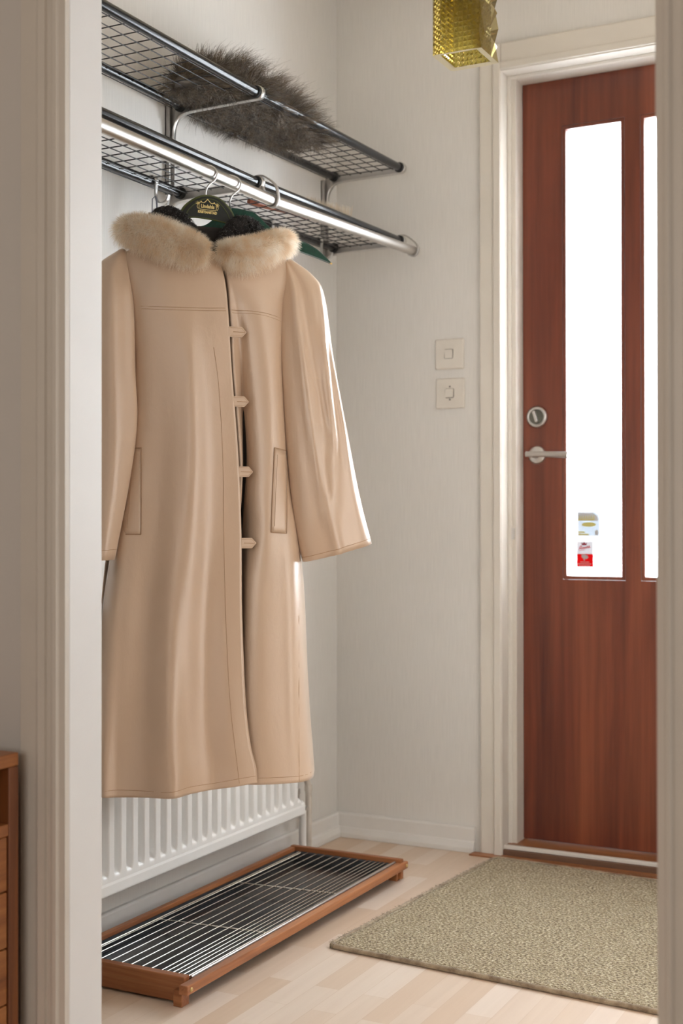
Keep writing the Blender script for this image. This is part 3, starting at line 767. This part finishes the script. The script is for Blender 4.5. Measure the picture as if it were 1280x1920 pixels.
# fur collar
def lobe(pts, radii, nstr, name, seedlen):
    pts = crs([P3(*q) for q in pts], 8); rr = crs(np.array(radii)[:, None], 8)[:, 0]
    core = MB().tube(pts, list(rr), 16).build(name, M['fur_cream'], coat)
    m = len(pts); t = RNG.uniform(0, m-1.001, nstr); i0 = t.astype(int); ft = (t-i0)[:, None]
    c0 = pts[i0]*(1-ft)+pts[i0+1]*ft; T = pts[i0+1]-pts[i0]; T /= np.linalg.norm(T, axis=1)[:, None]
    r0 = rr[i0]*(1-ft[:, 0])+rr[i0+1]*ft[:, 0]
    v = RNG.normal(size=(nstr, 3)); v -= T*(v*T).sum(1)[:, None]; v /= np.linalg.norm(v, axis=1)[:, None]
    endp = np.where(t < 3, -(3-t)/3, np.where(t > m-4, (t-(m-4))/3, 0))[:, None]
    clump = np.sin(t*5.1+np.arctan2(v[:, 2], v[:, 1])*7)[:, None]*.25
    d = v+T*(endp*.9+clump)+RNG.normal(size=(nstr, 3))*.30
    fu = strands('collar_pile', c0+v*r0[:, None]*.97, d, RNG.uniform(seedlen*.55, seedlen*1.1, nstr), .00062, M['fur_cream'], core, bend=(0, -.1, -.9), curl=.35, wave=.1)
    tag(fu, kind='stuff')
lobe([(-.118, -.034, 1.440), (-.156, .004, 1.429), (-.134, .036, 1.421), (-.095, .056, 1.406), (-.060, .064, 1.392), (-.032, .066, 1.385), (-.018, .066, 1.383)],
     [.012, .017, .025, .029, .026, .020, .010], 25000, 'collar_left', .021)
lobe([(.014, .056, 1.389), (.034, .062, 1.386), (.060, .064, 1.383), (.098, .054, 1.398), (.138, .036, 1.419), (.154, .008, 1.424), (.120, -.034, 1.425)],
     [.009, .019, .025, .022, .017, .013, .010], 23000, 'collar_right', .020)
# black curly collar lining behind
def pile(pts, radii, nstr, name):
    pts = crs([P3(*q) for q in pts], 8); rr = crs(np.array(radii)[:, None], 8)[:, 0]*(1+.08*np.sin(np.arange(len(pts))*1.9))
    core = MB().tube([p+RNG.normal(size=3)*.0012 for p in pts], list(rr), 14).build(name, M['fleece'], coat)
    m = len(pts); t = RNG.uniform(0, m-1.001, nstr); i0 = t.astype(int); ft = (t-i0)[:, None]
    c0 = pts[i0]*(1-ft)+pts[i0+1]*ft; T = pts[i0+1]-pts[i0]; T /= np.linalg.norm(T, axis=1)[:, None]
    v = RNG.normal(size=(nstr, 3)); v -= T*(v*T).sum(1)[:, None]; v /= np.linalg.norm(v, axis=1)[:, None]
    tag(strands('curly_pile', c0+v*rr[i0][:, None]*.96, v+RNG.normal(size=(nstr, 3))*.6, RNG.uniform(.004, .008, nstr), .0012, M['fur_black'], core, curl=.5, wave=.5), kind='stuff')
pile([(-.112, .010, 1.448), (-.088, .016, 1.458), (-.064, .018, 1.450), (-.044, .024, 1.428), (-.022, .032, 1.400)], [.010, .016, .020, .019, .016], 2200, 'collar_lining')
pile([(.024, .030, 1.404), (.045, .024, 1.432), (.066, .016, 1.446), (.090, .006, 1.444), (.112, -.004, 1.432)], [.014, .019, .022, .018, .012], 2200, 'collar_lining')
rows = [[P3(s, .012-.25*abs(s)*abs(s)*8, z) for s in np.linspace(-.075, .075, 7)] for z in (1.442, 1.415, 1.385, 1.36)]
MB().grid(loft(rows, 3, 2)).build('neck_lining', M['lining'], coat, solid=.003)

# ------------------------------------------------------------------ hangers
def wirehook(top, bottom, name, parent):
    """hook over the rail; given in the hanger's own plane"""
    cx, cz = top; a, bb = .0215, .0145
    pts = [(cx+a*math.cos(t), 0, cz+bb*math.sin(t)) for t in np.linspace(PI*1.02, -.35, 18)]
    pts += [(cx+.016, 0, cz-.014), (cx+.004, 0, cz-.025), (cx-.0015, 0, cz-.038), (bottom[0], bottom[2], bottom[1])]
    return MB().tube([tuple(p) for p in crs(pts, 3)], .0019, 10).build(name, M['steel'], parent)
HO = (.268, -1.065, 1.552)
hg = thing('coat_hanger', 'dark green-black hanger with gold lettering holding the beige coat', 'hanger', (CO[0], CO[1], 0), CZ)
wirehook((-.001, 1.5515), (-.002, 1.500, 0), 'hook', hg)
dh = .006
top = crs([(-.060, 1.447), (-.053, 1.462), (-.044, 1.479), (-.024, 1.495), (-.003, 1.502), (.022, 1.498), (.043, 1.479), (.052, 1.461), (.060, 1.441)], 5)
bot = crs([(.052, 1.441), (.041, 1.4515), (.020, 1.4565), (-.004, 1.4595), (-.030, 1.4605), (-.050, 1.456)], 5)
poly = [tuple(p) for p in top]+[tuple(p) for p in bot]
b = MB().prism(poly[::-1], (0, -dh, 0), (1, 0, 0), (0, 0, 1), -.005, .005)
pl_ = b.build('faceplate', M['hanger_face'], hg, bevel=.0015)
b = MB(); b.tube([(x, -dh, z) for x, z in top], .0042, 10); b.tube([(x, -dh-.003, z) for x, z in bot], .0020, 8)
b.tube([(x*.86-.0004, -dh-.0052, z*1-.0052-.00*x) for x, z in top[4:-4]], .0009, 8)
b.build('piping', M['hanger_trim'], pl_)
for sg in (-1, 1):
    b = MB(); b.tube(crs([(sg*.050, -dh, 1.452), (sg*.075, -dh, 1.425), (sg*.110, -dh+.002, 1.400), (sg*.150, -dh+.006, 1.380)], 5), .0065, 12, flat=1.3)
    b.build('arm', M['hanger_face'], hg)
def text(body, x, z, y, h, name, mat, parent, w=None, off=.00035):
    cu = bpy.data.curves.new(name, 'FONT'); cu.body = body; cu.size = h; cu.align_x = 'CENTER'; cu.align_y = 'CENTER'; cu.extrude = .0002; cu.offset = off
    t_ = bpy.data.objects.new(name, cu); COL.objects.link(t_)
    dg = bpy.context.evaluated_depsgraph_get(); me = bpy.data.meshes.new_from_object(t_.evaluated_get(dg))
    bpy.data.objects.remove(t_); me.materials.clear(); me.materials.append(mat); me.name = name
    o = bpy.data.objects.new(name, me); COL.objects.link(o); o.parent = parent
    if w:
        xs_ = [v.co.x for v in me.vertices]; k = w/(max(xs_)-min(xs_))
        for v in me.vertices: v.co.x *= k
    o.rotation_euler = (PI/2, .045, 0); o.location = (x, y, z); return o
yf = -dh-.0056
text('Lindahls', -.0010, 1.4818, yf, .0098, 'lettering', M['gold'], pl_, .0265)
text('KRISTIANSTAD', -.0015, 1.4705, yf, .0068, 'lettering', M['gold'], pl_, .0375)
b = MB()
q = lambda p: (p[0]-.001, yf, p[1]-.045*p[0])
fr_ = [(-.0170, 1.4865), (-.0170, 1.4770), (-.0150, 1.4755), (.0150, 1.4755), (.0170, 1.4770), (.0170, 1.4865)]
b.tube([q(p) for p in fr_], .0006, 6)
orn = [(-.018, 1.4870), (-.013, 1.4895), (-.008, 1.4885), (-.004, 1.4915), (0, 1.4955), (.004, 1.4915), (.008, 1.4885), (.013, 1.4895), (.018, 1.4870)]
b.tube([q(p) for p in crs(orn, 3)], .0008, 6)
for sg in (-1, 1):
    for k in range(7):
        a = k*.9; b.tube([q((sg*.0195, 1.4865)), q((sg*.0195+.0042*math.cos(a), 1.4865+.0042*math.sin(a)))], .0005, 5)
    b.tube([q((sg*.0195, 1.486)), q((sg*.021, 1.480)), q((sg*.0185, 1.476))], .0006, 5)
for p in ((0, 1.4955), (-.013, 1.4905), (.013, 1.4905)): b.lathe([(.0012, 0), (.0012, .0006)], q(p), (0, -1, 0), 10)
b.build('crest', M['gold'], pl_)

GO = (.268, -.9787, 0)
gh = thing('coat_hanger', 'emerald velvet hanger hooked behind the lettered one, arm pointing right', 'hanger', GO, CZ)
wirehook((.000, 1.5515), (.006, 1.503, .026), 'hook', gh)
dg_ = -.030
topg = crs([(-.160, 1.400), (-.120, 1.432), (-.078, 1.462), (-.050, 1.467), (-.030, 1.481), (-.010, 1.500), (.012, 1.507), (.040, 1.504), (.060, 1.498), (.090, 1.472), (.134, 1.4525), (.160, 1.4480), (.185, 1.4370), (.205, 1.4220), (.219, 1.4095)], 4)
botg = crs([(.219, 1.4075), (.200, 1.4140), (.170, 1.4230), (.134, 1.4320), (.090, 1.4300), (.050, 1.4150), (.0, 1.40), (-.06, 1.40), (-.160, 1.385)], 4)
poly = [tuple(p) for p in topg]+[tuple(p) for p in botg]
b = MB().prism(poly[::-1], (0, -dg_, 0), (1, 0, 0), (0, 0, 1), -.006, .006)
vb = b.build('velvet_body', M['felt'], gh, bevel=.003)
MB().tube([(x, -dg_-.006, z-.0030) for x, z in topg[40:-1]], .0011, 6).build('edge_piping', M['felt'], vb)
MB().lathe([(.0022, 0), (.0022, .004), (.001, .005)], (.219, -dg_, 1.4085), (1, 0, -.5), 10).build('tip_pin', M['brass'], vb)

# ------------------------------------------------------------------ radiator
RaO = (.09, -1.0, .137)
rad = thing('radiator', 'white fluted panel radiator low on the wall beneath the coat', 'radiator', RaO)
yA, yB = -1.56, -.383; zb0, zb1 = .138, .70; pitch = .0388; y00 = -1.146
ys = np.arange(yA, yB, .0016); 
def flute(y):
    p = ((y-y00)/pitch) % 1.0; d = min(p, 1-p)*2*1.0     # 0 = ridge centre, 1 = valley centre
    return 1-1/(1+math.exp(-(d-.58)/.045))
zs = list(np.linspace(.166, .196, 10))+[.25, .4, .6]+list(np.linspace(.655, .685, 8))
G = []
for z in zs:
    k = min(1, max(0, (z-.174)/.018))*min(1, max(0, (.680-z)/.018)); k = k*k*(3-2*k)
    G.append([(.100-.019*k*(1-flute(y))-(.004*(1-abs(z-.43)/.27)*0), y, z) for y in ys])
MB().grid(G).build('front_panel', M['radiator'], rad, RaO)
b = MB(); yB2 = -.3635
b.prism([(.046, .150), (.052, .1385), (.096, .1375), (.1015, .142), (.1015, .161), (.0985, .170), (.050, .170)], (0, yA, 0), (1, 0, 0), (0, 0, 1), 0, 0)
b = MB(); pf = [(.046, .150), (.052, .1385), (.096, .1375), (.1015, .142), (.1015, .161), (.0985, .170), (.050, .170)]
b.prism(pf[::-1], (0, yA, 0), (1, 0, 0), (0, 0, 1), -(yB2-yA), 0) if False else b.add(
    [(x, yA, z) for x, z in pf]+[(x, yB2, z) for x, z in pf],
    [tuple(range(7)), tuple(range(13, 6, -1))]+[(i, i+7, (i+1) % 7+7, (i+1) % 7) for i in range(7)])
b.build('bottom_rail', M['radiator'], rad, RaO, bevel=.003, seg=3)
MB().box(.046, .1005, yA, -.372, .684, .702).build('top_rail', M['radiator'], rad, RaO, bevel=.004)
MB().box(.060, .078, yA, yB-.002, .15, .69).build('core_panel', M['radiator'], rad, RaO, bevel=.002)
b = MB(); b.tube([(.066, -.362, .158), (.066, -.335, .158)], .009, 14); b.tube([(.066, -.352, .148), (.066, -.352, .186)], .010, 16); b.tube([(.066, -.352, .186), (.066, -.352, .196)], .0125, 12)
b.tube([(.056, -.345, .158), (.095, -.345, .150)], .006, 10)
b.build('valve', M['steel'], rad, RaO)
b = MB(); b.tube([(.066, -.335, .158), (.066, -.325, .154), (.066, -.316, .14), (.066, -.316, .0)], .0095, 14)
b.build('return_pipe', M['radiator'], rad, RaO)
b = MB()
b.tube(crs([(.045, -.42, .262), (.045, -.36, .248), (.045, -.300, .228), (.046, -.262, .206), (.046, -.249, .176), (.046, -.248, .12), (.046, -.248, .05), (.046, -.248, 0)], 5), .0085, 14)
b.tube([(.046, -.249, .186), (.046, -.2485, .172)], .0105, 14)
b.build('supply_pipe', M['pipe'], rad, RaO)
b = MB(); b.box(.0, .026, -.238, -.222, .316, .334)
b.build('pipe_clip', M['pipe'], rad, RaO, bevel=.002)
for y in (-1.3, -.55): MB().box(0, .062, y-.012, y+.012, .2, .62).build('wall_bracket', M['radiator'], rad, RaO)

# ------------------------------------------------------------------ shoe tray
TO = (.2, -.79, 0)
tr = thing('shoe_tray', 'teak framed shoe tray with silver wire grille on the floor under the coat', 'shoe rack', TO)
yn, yf_ = -1.248, -.330
MB().box(.046, .338, yn, yn+.018, .004, .050).build('end_board', M['teak_x'], tr, TO, bevel=.002)
MB().box(.046, .353, yf_-.014, yf_, .004, .052).build('end_board', M['teak_x'], tr, TO, bevel=.002)
MB().box(.046, .060, yn+.018, yf_-.014, .012, .050).build('back_rail', M['teak'], tr, TO, bevel=.002)
fr2 = MB().box(.341, .3600, yn-.022, yf_+.012, .0270, .0440).build('front_rail', M['teak'], tr, TO, bevel=.002)
for y in (yn-.010, yf_+.002): MB().lathe([(.0042, 0), (.0042, .0008), (.0030, .0022), (.0012, .0024)], (.360, y, .0355), (1, 0, 0), 14).build('brass_screw', M['brass'], fr2, TO)
MB().box(.322, .341, yn-.012, yn+.012, 0, .0300).build('foot', M['teak_x'], tr, TO, bevel=.0015)
MB().box(.322, .345, yf_-.022, yf_-.004, 0, .0250).build('foot', M['teak_x'], tr, TO, bevel=.0015)
MB().box(.050, .070, yn+.004, yn+.022, 0, .012).build('foot', M['teak_x'], tr, TO, bevel=.0015)
MB().box(.050, .070, yf_-.022, yf_-.004, 0, .012).build('foot', M['teak_x'], tr, TO, bevel=.0015)
# pressed pan: floor and rolled rim
b = MB(); xa, xb = .061, .3395; ya, yb = yn+.019, yf_-.015
def ring(x0, x1, y0_, y1_, z): return [(x0, y0_, z), (x1, y0_, z), (x1, y1_, z), (x0, y1_, z)]
R_ = [ring(xa, xb, ya, yb, .0405), ring(xa+.004, xb-.0035, ya+.004, yb-.004, .0415), ring(xa+.008, xb-.007, ya+.008, yb-.008, .0385), ring(xa+.012, xb-.018, ya+.012, yb-.012, .022), ring(xa+.02, xb-.026, ya+.02, yb-.02, .020)]
b.grid(R_, False, True); b.add(R_[-1], [(0, 1, 2, 3)])
b.build('drip_pan', M['pan'], tr, TO, solid=.0012, bevel=.0015)
MB().tube([(.3375, ya+.003, .0440), (.3375, yb-.003, .0440)], .0034, 12).build('pan_rim', M['chrome'], tr, TO)
xw = [.079, .1015, .126, .1495, .1745, .1965, .221, .243, .265, .2775, .2905, .302, .314, .326]
b = MB(); b.tube([(xw[0], ya+.006, .0385), (.331, ya+.006, .0385), (.331, yb-.006, .0385), (xw[0], yb-.006, .0385), (xw[0], ya+.006, .0385)], .0017, 8)
gr_ = b.build('wire_grille', M['wire'], tr, TO)
for x in xw:
    r = .0021 if x == xw[0] else .0013
    MB().tube([(x, ya+.004, .0412), (x, yb-.004, .0412)], r, 8).build('wire', M['wire'], gr_, TO)
for y in (-.942, -.635):
    MB().tube([(.074, y-.012, .0375), (.331, y+.014, .0375)], .0019, 8).build('crossbar', M['wire'], gr_, TO)

# ------------------------------------------------------------------ rug
ra = -.077
ru = thing('rug', 'flat woven olive-beige rug on the floor before the front door', 'rug', (.4255, -.853, 0), ra+0.0)
nx, ny = 66, 46; Wd, Dp = 1.12, .800
G = [[(Wd*i/nx, Dp*j/ny, .0085+.0007*math.sin(i*.9+j*.6)+.002*math.exp(-((i*Wd/nx-.2)**2+(j*Dp/ny-.5)**2)/.03)) for i in range(nx+1)] for j in range(ny+1)]
b = MB().grid(G); vs = []
MB().grid(G).build('woven_field', M['rug'], ru, solid=.008)
bpy.data.objects['woven_field'].modifiers['thickness'].offset = -1
cor = .012
pth = [(cor, 0), (Wd-.01, 0), (Wd, .01), (Wd, Dp-.01), (Wd-.01, Dp), (cor, Dp), (0, Dp-cor), (0, cor), (cor, 0)]
def dens(p):
    out = []
    for a, c in zip(p[:-1], p[1:]):
        n = max(2, int(math.hypot(c[0]-a[0], c[1]-a[1])/.01)); out += [(a[0]+(c[0]-a[0])*i/n, a[1]+(c[1]-a[1])*i/n) for i in range(n)]
    return out+[p[-1]]
dp = dens(pth)
bd = MB().tube([(x, y, .0056+.0004*math.sin(i*1.7)) for i, (x, y) in enumerate(dp)], .0052, 10).build('edge_binding', M['pile_edge'], ru)
dp = np.array(dp); n = 9000; k = RNG.integers(0, len(dp)-1, n); fq = RNG.uniform(0, 1, n)[:, None]
c2 = dp[k]*(1-fq)+dp[k+1]*fq; rt = np.concatenate([c2+RNG.normal(size=(n, 2))*.0025, RNG.uniform(.004, .0105, n)[:, None]], 1)
dd = np.concatenate([(c2-np.array((Wd/2, Dp/2)))*np.array((1, 1.4)), np.full((n, 1), .25)], 1)+RNG.normal(size=(n, 3))*.5
dd[:, 2] = np.abs(dd[:, 2])
tag(strands('edge_fuzz', rt, dd, RNG.uniform(.003, .008, n), .0008, M['pile_edge'], bd, curl=.2), kind='stuff')

# ------------------------------------------------------------------ pendant lamp
LX, LY, LZ = .644, -.648, 1.843; hw = .0545
LO = (LX, LY, LZ)
lamp = thing('pendant_lamp', 'square amber glass pendant lamp with faceted corners above the hall', 'lamp', LO)
lev = 7; dzl = .036; G = []
for k in range(lev):
    z = LZ+k*dzl; loop = []
    a, c = (.004, .026) if k % 2 else (.026, .004)
    for (sx, sy_) in ((-1, -1), (1, -1), (1, 1), (-1, 1)):
        if sx < 0: a_, c_2 = .006, .006
        else: a_, c_2 = a, c
        pX = (LX+sx*(hw-a_), LY+sy_*hw, z); pY = (LX+sx*hw, LY+sy_*(hw-c_2), z)
        loop += [pY, pX] if sx*sy_ > 0 else [pX, pY]
    G.append(loop)
b = MB(); vs = [p for l in G for p in l]; fs = []
for k in range(lev-1):
    for j in range(8):
        A_, B_, C_, D_ = k*8+j, k*8+(j+1) % 8, (k+1)*8+(j+1) % 8, (k+1)*8+j
        fs += [(A_, B_, C_), (A_, C_, D_)] if (k+j) % 2 else [(A_, B_, D_), (B_, C_, D_)]
b.add(vs, fs)
hi_ = .0405
inn = [(LX-hi_, LY-hi_), (LX+hi_, LY-hi_), (LX+hi_, LY+hi_), (LX-hi_, LY+hi_)]
lo8 = G[0]; iv = [(x, y, LZ+.002) for x, y in inn]
b.add(lo8+iv, [(0, 1, 8), (1, 2, 9, 8), (2, 3, 9), (3, 4, 10, 9), (4, 5, 10), (5, 6, 11, 10), (6, 7, 11), (7, 0, 8, 11)])
b.build('glass_shade', M['amber_out'], lamp, LO)
b = MB(); cell = .0108; ncol = 8; nrow = 20; cw = 2*hi_/ncol
for f_ in range(4):
    (xa_, ya_), (xb_, yb_) = inn[f_], inn[(f_+1) % 4]
    u = Vector((xb_-xa_, yb_-ya_, 0))/ncol; nn = Vector((u.y, -u.x, 0)).normalized()
    for i in range(ncol):
        for j in range(nrow):
            p = Vector((xa_, ya_, LZ+.002+j*cell))+u*i; w_ = Vector((0, 0, cell))
            b.add([p, p+u, p+u+w_, p+w_, p+u*.5+w_*.5+nn*.0042], [(0, 1, 4), (1, 2, 4), (2, 3, 4), (3, 0, 4)])
b.build('textured_liner', M['amber_in'], lamp, LO)
zt = LZ+(lev-1)*dzl
MB().box(LX-.056, LX+.056, LY-.056, LY+.056, zt, zt+.012).build('metal_cap', M['brass'], lamp, LO, bevel=.003)
MB().tube([(LX, LY, zt+.01), (LX, LY, HZ-.02)], .006, 12).build('stem', M['brass'], lamp, LO)
MB().lathe([(.045, 0), (.045, .015), (.03, .03)], (LX, LY, HZ-.03), (0, 0, 1), 24).build('ceiling_cup', M['brass'], lamp, LO)
b = MB(); b.lathe([(.017, 0), (.017, .045)], (LX, LY, zt-.045), (0, 0, 1), 20); b.build('lamp_holder', M['rubber'], lamp, LO)
b = MB(); b.lathe([(.001, -.105), (.012, -.102), (.022, -.088), (.025, -.075), (.021, -.058), (.013, -.045)], (LX, LY, zt), (0, 0, 1), 24)
b.build('bulb', simple('bulb_frosted', (.8, .78, .72, 1), .3), lamp, LO)

# ------------------------------------------------------------------ cabinet in the near room
XC = .342
KO = (.17, -2.1, 0)
cab = thing('cabinet', 'warm oak cabinet with open shelf above drawers at left edge', 'cabinet', KO)
ya_, yb_ = -2.60, -1.690; zt_ = .526
MB().box(.0, XC, ya_, yb_, zt_-.020, zt_).build('top', M['cabinet'], cab, KO, bevel=.002)
MB().box(.0, XC, yb_-.021, yb_, 0, zt_-.020).build('side_panel', M['cabinet_v'], cab, KO, bevel=.002)
MB().box(.0, XC, ya_, ya_+.021, 0, zt_-.020).build('side_panel', M['cabinet_v'], cab, KO, bevel=.002)
MB().box(.0, .01, ya_+.021, yb_-.021, 0, zt_-.02).build('back_panel', M['cabinet'], cab, KO)
MB().box(.01, XC-.001, ya_+.021, yb_-.021, .405, .423).build('shelf', M['cabinet'], cab, KO, bevel=.0015)
for z0_, z1_ in ((.3245, .4040), (.2405, .3225), (.1575, .2385), (.06, .1555)):
    MB().box(.02, XC-.002, ya_+.023, yb_-.023, z0_, z1_).build('drawer', M['cabinet'], cab, KO, bevel=.002)
MB().box(.02, XC-.02, ya_+.021, yb_-.021, 0, .058).build('plinth', M['cabinet'], cab, KO)

# ------------------------------------------------------------------ light
w = bpy.data.worlds.new('World'); S.world = w; w.use_nodes = True
bg = w.node_tree.nodes['Background']; bg.inputs[0].default_value = (1, .93, .85, 1); bg.inputs[1].default_value = .15
def area(name, loc, rot, sx, sy__, power, col):
    l = bpy.data.lights.new(name, 'AREA'); l.shape = 'RECTANGLE'; l.size = sx; l.size_y = sy__; l.energy = power; l.color = col
    o = bpy.data.objects.new(name, l); COL.objects.link(o); o.location = loc; o.rotation_euler = rot; return o
area('daylight_outside_door', (.95, .85, 1.75), (-PI/2, 0, 0), 2.8, 3.3, 790, (.90, .955, 1))
area('window_daylight_near_room', (1.25, -4.95, 1.25), (PI/2, 0, -.02), 1.5, 1.2, 23, (1, .93, .86))
area('daylight_next_room', (2.3, -1.25, .85), (0, PI/2, 0), 1.2, 1.2, 10, (1, .98, .95))

# ------------------------------------------------------------------ camera
cam = bpy.data.cameras.new('camera'); co_ = bpy.data.objects.new('camera', cam); COL.objects.link(co_)
F = 2425.6
cam.sensor_fit = 'VERTICAL'; cam.sensor_height = 36; cam.sensor_width = 24; cam.lens = F/1920*36
cam.clip_start = .05
r = Vector((.88937074, .45718535, -.00110946)); u = Vector((.00382792, -.00501987, .99998007)); f = Vector((-.45717067, .88935727, .00621459))
from mathutils import Matrix
co_.matrix_world = Matrix(((r.x, u.x, -f.x, 1.65512), (r.y, u.y, -f.y, -3.19007), (r.z, u.z, -f.z, .87191), (0, 0, 0, 1)))
cam.dof.use_dof = True; cam.dof.focus_distance = 2.5; cam.dof.aperture_fstop = 4.0
S.camera = co_
S.view_settings.view_transform = 'Standard'; S.view_settings.look = 'None'; S.view_settings.exposure = .06; S.view_settings.gamma = 1
